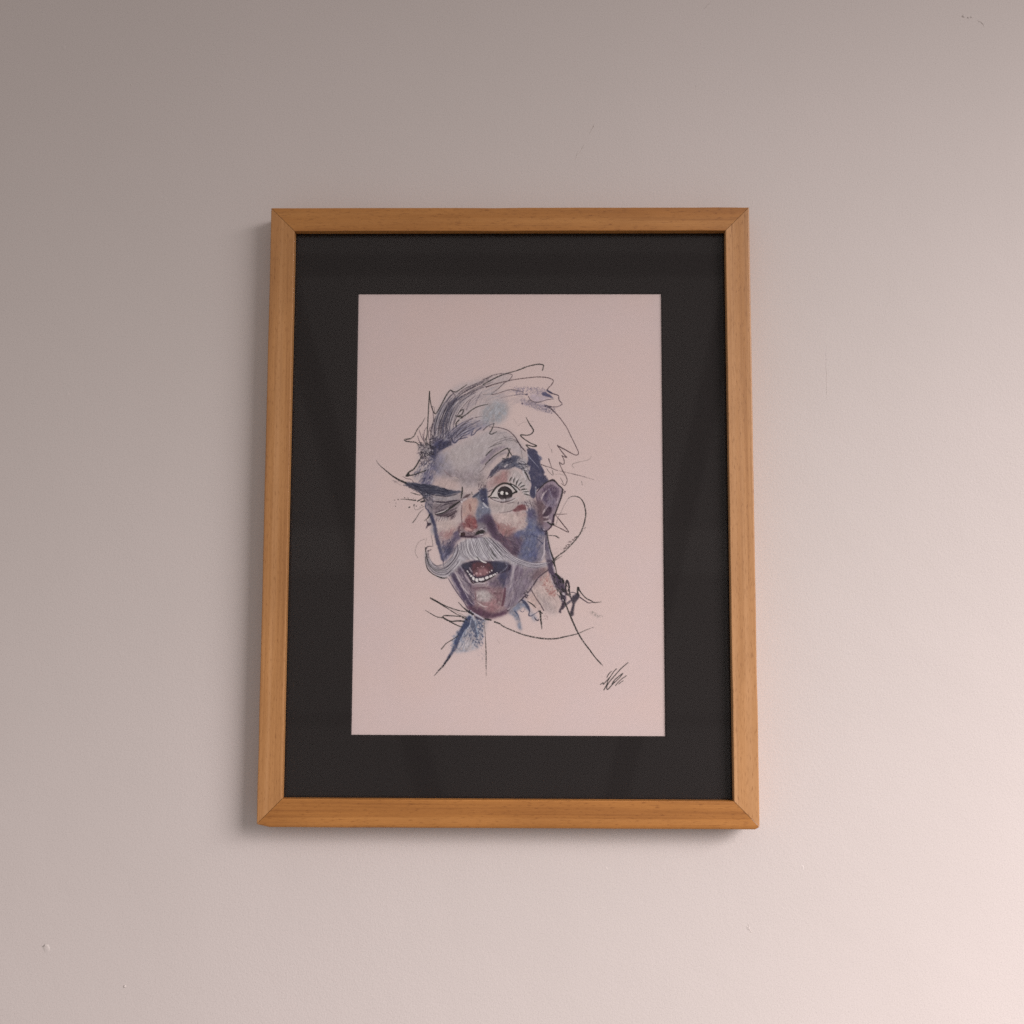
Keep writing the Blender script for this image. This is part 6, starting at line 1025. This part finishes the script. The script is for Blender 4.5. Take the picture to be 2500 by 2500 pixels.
    ('wash', [(111.8, 283.7), (115.9, 286.5), (125.6, 286.9), (129.7, 289.3), (121.6, 289.3), (115.9, 290.2), (111.4, 288.6)], (100, 76, 89), 0.51, 1.44, 0.4),
    ('wash', [(129.7, 281.2), (141.8, 277.9), (145.1, 284.4), (137.8, 287.7), (130.5, 286.1)], (83, 69, 93), 0.46, 1.72, 0.4),
    ('wash', [(133.0, 289.3), (142.7, 288.5), (143.2, 300.6), (137.1, 303.0), (135.0, 295.8)], (114, 83, 94), 0.46, 1.72, 0.4),
    ('wash', [(158.8, 260.4), (178.3, 266.8), (180.0, 278.2), (167.0, 292.8), (154.1, 302.6), (155.6, 281.5)], (113, 102, 120), 0.37, 2.3, 0.5),
    ('wash', [(75.0, 205.0), (84.8, 201.7), (98.0, 208.2), (99.7, 216.4), (85.0, 218.1), (76.7, 214.8)], (107, 96, 107), 0.32, 2.3, 0.4),
    ('wash', [(171.6, 204.7), (178.2, 201.4), (184.7, 214.6), (181.5, 229.3), (175.0, 224.4)], (90, 72, 83), 0.41, 2.3, 0.4),
    ('wash', [(135.4, 175.1), (150.2, 173.4), (147.0, 186.7), (133.9, 190.0), (128.9, 190.0)], (155, 118, 119), 0.32, 2.3, 0.4),
    ('bundle', [(72.7, 143.0), (74.6, 127.9), (79.6, 115.9), (86.7, 104.3), (92.9, 98.6)], [(92.3, 140.9), (94.7, 125.2), (102.3, 110.6), (112.5, 101.2), (125.4, 93.8)], 26, 0.51, (206, 205, 212), 0.6, 1.39, 0.3),
    ('bundle', [(73.7, 143.0), (75.6, 127.9), (80.7, 115.9), (87.8, 104.3)], [(91.2, 140.9), (93.7, 125.2), (101.2, 110.6), (111.5, 101.2)], 12, 0.44, (58, 58, 80), 0.7, 1.39, 0.3),
    ('bundle', [(88.2, 144.0), (94.8, 135.7), (103.5, 129.4), (115.8, 122.6), (128.2, 121.0)], [(96.4, 146.1), (104.1, 139.8), (111.8, 136.7), (120.0, 132.0), (133.4, 129.3)], 16, 0.51, (204, 203, 214), 0.6, 0.99, 0.3),
    ('bundle', [(87.1, 143.0), (93.2, 134.6), (102.4, 127.8), (113.7, 122.1)], [(95.9, 145.6), (103.6, 139.3), (111.3, 136.2), (119.0, 132.0)], 9, 0.51, (55, 55, 87), 0.7, 0.99, 0.3),
    ('bundle', [(119.7, 96.9), (133.2, 91.7), (146.1, 88.5)], [(122.9, 109.5), (136.3, 104.2), (154.9, 102.1)], 12, 0.44, (142, 143, 156), 0.5, 1.19, 0.3),
    ('bundle', [(119.7, 96.9), (133.2, 91.7), (146.1, 88.5)], [(122.9, 109.5), (136.3, 104.2), (154.9, 102.1)], 10, 0.48, (208, 205, 210), 0.5, 1.19, 0.3),
    ('wash', [(101.6, 244.3), (114.6, 241.0), (127.7, 239.3), (137.5, 245.0), (147.3, 254.7), (158.8, 261.2), (173.4, 265.2), (163.7, 267.2), (145.8, 263.7), (134.3, 259.7), (118.0, 259.2), (108.2, 259.2), (98.5, 267.4), (90.5, 273.6), (85.6, 276.6), (85.6, 272.0), (93.6, 263.9), (98.4, 254.1)], (190, 189, 197), 0.46, 1.38, 0.4),
    ('bundle', [(100.2, 241.3), (99.4, 247.8), (101.1, 255.2), (106.8, 260.9)], [(123.8, 238.8), (128.8, 247.8), (133.7, 255.9), (138.2, 262.0)], 44, 0.59, (226, 225, 231), 0.7, 0.79, 0.3),
    ('bundle', [(100.2, 241.3), (99.4, 247.8), (101.1, 255.2), (106.8, 260.9)], [(123.8, 238.8), (128.8, 247.8), (133.7, 255.9), (138.2, 262.0)], 22, 0.51, (66, 59, 73), 0.8, 0.79, 0.3),
    ('bundle', [(122.7, 238.4), (129.3, 246.5), (136.7, 255.9), (141.6, 260.8)], [(134.9, 240.0), (143.1, 247.3), (150.1, 254.2), (156.2, 259.1)], 26, 0.59, (224, 222, 230), 0.7, 0.79, 0.3),
    ('bundle', [(122.7, 238.4), (129.3, 246.5), (136.7, 255.9), (141.6, 260.8)], [(134.9, 240.0), (143.1, 247.3), (150.1, 254.2), (156.2, 259.1)], 12, 0.51, (59, 52, 66), 0.8, 0.79, 0.3),
    ('bundle', [(140.7, 246.5), (150.9, 255.4), (161.1, 260.3), (173.3, 263.5), (187.6, 262.6)], [(143.2, 256.3), (151.4, 261.5), (161.2, 265.2), (173.4, 268.0), (188.0, 263.9)], 14, 0.63, (229, 227, 236), 0.8, 0.63, 0.3),
    ('bundle', [(141.5, 248.1), (151.3, 256.2), (161.5, 261.1), (173.3, 264.3), (187.2, 263.1)], [(144.0, 255.9), (151.8, 261.1), (161.2, 265.2), (173.4, 268.0), (188.0, 263.9)], 6, 0.51, (50, 44, 62), 0.8, 0.63, 0.3),
    ('bundle', [(98.5, 244.6), (96.2, 252.7), (92.2, 259.3), (84.1, 265.4), (76.8, 265.4), (72.2, 258.5)], [(104.0, 256.0), (101.2, 263.3), (95.5, 269.8), (87.5, 276.4), (76.8, 274.0), (69.0, 263.4)], 26, 0.59, (219, 216, 223), 0.75, 0.79, 0.3),
    ('bundle', [(98.5, 244.6), (96.2, 252.7), (92.2, 259.3), (84.1, 265.4), (76.8, 265.4), (72.2, 258.5)], [(104.0, 256.0), (101.2, 263.3), (95.5, 269.8), (87.5, 276.4), (76.8, 274.0), (69.0, 263.4)], 12, 0.51, (60, 53, 66), 0.8, 0.79, 0.3),
    ('wash', [(136.4, 217.5), (152.8, 216.8), (162.6, 216.6), (163.0, 221.5), (156.9, 224.4), (144.6, 223.6), (138.1, 221.1)], (211, 195, 192), 0.46, 2.87, 0.3),
    ('wash', [(90.9, 157.0), (117.1, 145.3), (133.5, 138.6), (145.1, 143.6), (127.0, 151.9), (110.7, 165.3), (94.3, 167.0)], (197, 192, 193), 0.37, 4.59, 0.2),
    ('wash', [(81.2, 223.3), (93.4, 222.5), (95.9, 225.8), (89.4, 229.9), (82.9, 230.7)], (211, 195, 191), 0.37, 2.87, 0.3),
    ('wash', [(118.8, 291.8), (124.0, 290.1), (128.5, 292.6), (129.8, 296.2), (125.7, 299.4), (120.0, 297.4)], (207, 200, 200), 0.51, 1.44, 0.3),
    ('wash', [(131.6, 231.8), (138.2, 237.9), (144.8, 244.0), (152.1, 252.2), (147.2, 250.2), (138.2, 242.4)], (100, 79, 97), 0.32, 2.87, 0.5),
    ('wash', [(160.2, 236.6), (165.9, 234.2), (172.5, 239.9), (170.9, 252.1), (163.1, 254.2)], (114, 118, 147), 0.32, 4.02, 0.6),
    ('wash', [(114.4, 301.5), (121.7, 304.3), (129.8, 306.3), (137.9, 305.1), (133.9, 310.3), (123.8, 310.3)], (135, 101, 109), 0.37, 2.87, 0.5),
    ('wash', [(75.0, 199.9), (84.5, 201.1), (92.7, 200.6), (98.0, 199.8), (94.8, 203.1), (86.6, 203.9), (76.7, 203.2)], (183, 181, 188), 0.51, 1.44, 0.3),
    ('wash', [(79.2, 208.5), (85.0, 206.4), (90.7, 206.0), (89.1, 209.3), (82.6, 212.6), (78.5, 214.2)], (156, 149, 157), 0.46, 1.44, 0.3),
    ('stroke', [(76.3, 204.2), (82.5, 205.1), (89.0, 205.0), (98.0, 202.9)], (0.39, 0.93, 1.01, 0.78,), (32, 22, 41), 0.85, 0.3),
    ('stroke', [(82.1, 209.5), (86.6, 207.4), (93.2, 206.0)], (0.47, 0.93, 0.62,), (32, 22, 41), 0.85, 0.3),
    ('stroke', [(77.3, 217.1), (83.4, 215.7), (89.1, 212.6), (94.8, 208.8), (100.1, 204.7)], (0.78, 1.4, 1.55, 1.55, 1.16,), (17, 19, 19), 0.85, 0.3),
    ('stroke', [(78.5, 216.0), (85.0, 213.9), (89.9, 210.8)], (0.62, 1.16, 0.62,), (226, 221, 226), 0.85, 0.3),
    ('stroke', [(86.8, 220.2), (92.8, 217.3), (98.1, 213.4)], (0.54, 1.16, 0.62,), (49, 32, 46), 0.85, 0.3),
    ('stroke', [(76.8, 211.8), (80.1, 209.3), (82.5, 206.8)], (0.39, 0.78, 0.39,), (71, 59, 70), 0.85, 0.3),
    ('stroke', [(75.5, 206.8), (78.4, 206.0), (82.5, 206.2)], (0.39, 0.78, 0.39,), (193, 192, 198), 0.85, 0.3),
    ('bundle', [(78.7, 218.0), (77.9, 220.9), (76.7, 224.2)], [(97.5, 216.3), (95.4, 220.0), (93.4, 222.9)], 16, 0.51, (52, 37, 50), 0.8, 0.99, 0.3),
    ('bundle', [(79.5, 218.4), (78.7, 220.9), (77.9, 222.9)], [(90.1, 219.2), (88.9, 221.7), (88.1, 223.7)], 9, 0.63, (226, 221, 224), 0.8, 0.79, 0.3),
    ('stroke', [(104.9, 228.6), (107.0, 231.5), (111.1, 233.1), (114.8, 232.3)], (0.62, 1.16, 1.16, 0.62,), (97, 58, 67), 0.6, 0.4),
    ('wash', [(105.8, 229.8), (109.0, 229.6), (113.1, 232.1), (109.9, 233.1), (107.0, 232.1)], (208, 175, 173), 0.8, 0.52, 0.2),
    ('stroke', [(106.1, 223.3), (108.1, 220.4), (111.0, 218.8)], (0.78, 1.16, 0.78,), (171, 119, 116), 0.5, 0.4),
    ('stroke', [(100.8, 228.6), (100.0, 231.5), (100.7, 234.3)], (1.16, 1.94, 1.16,), (88, 63, 75), 0.7, 0.4),
    ('stroke', [(96.6, 272.4), (100.8, 279.7), (104.5, 286.6), (109.8, 293.4)], (0.54, 1.16, 1.16, 0.62,), (205, 198, 204), 0.5, 0.3),
    ('stroke', [(153.6, 265.7), (152.0, 274.6), (150.0, 286.8)], (1.16, 1.94, 1.16,), (205, 198, 204), 0.5, 0.3),
    ('stroke', [(160.6, 297.3), (154.2, 304.2), (148.5, 308.0)], (0.78, 1.4, 0.78,), (205, 198, 204), 0.5, 0.3),
    ('stroke', [(183.5, 237.3), (182.8, 244.5), (182.4, 254.3), (180.0, 259.6)], (0.78, 1.4, 1.4, 0.78,), (205, 198, 204), 0.5, 0.3),
    ('stroke', [(114.6, 283.9), (119.5, 282.8), (125.6, 283.1)], (0.54, 1.01, 0.62,), (205, 198, 204), 0.5, 0.3),
    ('stroke', [(119.2, 301.9), (124.1, 305.1), (127.8, 305.5)], (0.54, 1.01, 0.54,), (205, 198, 204), 0.5, 0.3),
    ('stroke', [(71.7, 140.9), (72.6, 132.1), (76.6, 121.1)], (0.39, 0.7, 0.62, 0.35,), (27, 19, 33), 0.8, 0.6),
    ('stroke', [(79.9, 140.9), (80.8, 129.4), (84.8, 118.0), (89.9, 108.5)], (0.39, 0.7, 0.62, 0.35,), (27, 19, 33), 0.8, 0.6),
    ('stroke', [(84.0, 139.9), (85.9, 126.3), (90.4, 113.8), (96.0, 105.9)], (0.39, 0.7, 0.62, 0.35,), (27, 19, 33), 0.8, 0.6),
    ('stroke', [(88.1, 135.7), (90.5, 123.2), (94.5, 112.7), (101.7, 104.3)], (0.39, 0.7, 0.62, 0.35,), (27, 19, 33), 0.8, 0.6),
    ('stroke', [(93.2, 134.6), (96.2, 124.2), (101.8, 113.7), (109.5, 104.3)], (0.39, 0.7, 0.62, 0.35,), (27, 19, 33), 0.8, 0.6),
    ('stroke', [(99.0, 139.8), (106.1, 133.0), (115.8, 127.3)], (0.39, 0.7, 0.62, 0.35,), (27, 19, 33), 0.8, 0.6),
    ('stroke', [(94.8, 140.9), (100.4, 132.5), (108.6, 126.2)], (0.39, 0.7, 0.62, 0.35,), (27, 19, 33), 0.8, 0.6),
    ('stroke', [(97.5, 102.2), (106.3, 95.9), (117.6, 89.6), (127.9, 84.8)], (0.39, 0.7, 0.62, 0.35,), (27, 19, 33), 0.8, 0.6),
    ('stroke', [(99.7, 105.4), (109.9, 98.0), (120.7, 92.2), (132.1, 86.9)], (0.39, 0.7, 0.62, 0.35,), (27, 19, 33), 0.8, 0.6),
]

# ---------------------------------------------------------------- the print: a paper sheet behind the mat, printed colour kept on its own points
def srgb_to_linear(c):
    c = np.clip(np.asarray(c, np.float64), 0, 1)
    return np.where(c < 0.04045, c / 12.92, ((c + 0.055) / 1.055) ** 2.4)
SHEET_W, SHEET_H = PW * 1000, PH * 1000                # mm, origin at the window's top left corner
BX0, BY0, BX1, BY1 = 4.0, 55.0, 282.0, 402.0           # the inked part of the sheet
RES = 2.3                                              # points per mm there
page = Paint(BX0, BY0, BX1, BY1, RES, np.array(PAPER, np.float32) / 255)
for op in ART:
    kind, args = op[0], list(op[1:])
    ci = {'wash': 1, 'stroke': 2, 'bundle': 4, 'scatter': 2, 'dot': 3}[kind]
    args[ci] = tuple(x / 255 for x in args[ci])
    getattr(page, kind)(*args)
nx, ny = page.W, page.H
xs = np.r_[-5.0, BX0 - 1.0, BX0 + (np.arange(nx) + 0.5) / RES, BX1 + 1.0, SHEET_W + 5.0]
zs = np.r_[-5.0, BY0 - 1.0, BY0 + (np.arange(ny) + 0.5) / RES, BY1 + 1.0, SHEET_H + 5.0]
X, Z = np.meshgrid((xs - SHEET_W / 2) / 1000, (SHEET_H / 2 - zs) / 1000)
nv = X.size; co = np.zeros((nv, 3), np.float32); co[:, 0] = X.ravel(); co[:, 2] = Z.ravel()
cols, rows = len(xs), len(zs)
i = (np.arange(rows - 1)[:, None] * cols + np.arange(cols - 1)[None]).ravel()
quads = np.c_[i, i + cols, i + cols + 1, i + 1].astype(np.int32)
sheet = bpy.data.meshes.new('portrait_print')
sheet.vertices.add(nv); sheet.vertices.foreach_set('co', co.ravel())
sheet.loops.add(quads.size); sheet.loops.foreach_set('vertex_index', quads.ravel())
sheet.polygons.add(len(quads)); sheet.polygons.foreach_set('loop_start', np.arange(0, quads.size, 4, dtype=np.int32))
sheet.update(calc_edges=True); sheet.validate()
ink = np.empty((rows, cols, 4), np.float32); ink[..., 3] = 1
ink[..., :3] = srgb_to_linear(np.array(PAPER) / 255.0)
ink[2:-2, 2:-2, :3] = srgb_to_linear(page.c)
at = sheet.color_attributes.new('print_colour', 'FLOAT_COLOR', 'POINT'); at.data.foreach_set('color', ink.ravel())
art = obj('portrait_print', sheet, PRINT)
art.location = (PX, FRONT + 0.0123, PZ)
tag(art, 'pale pink paper print of a winking white-moustached man, signed at its lower right', 'print')
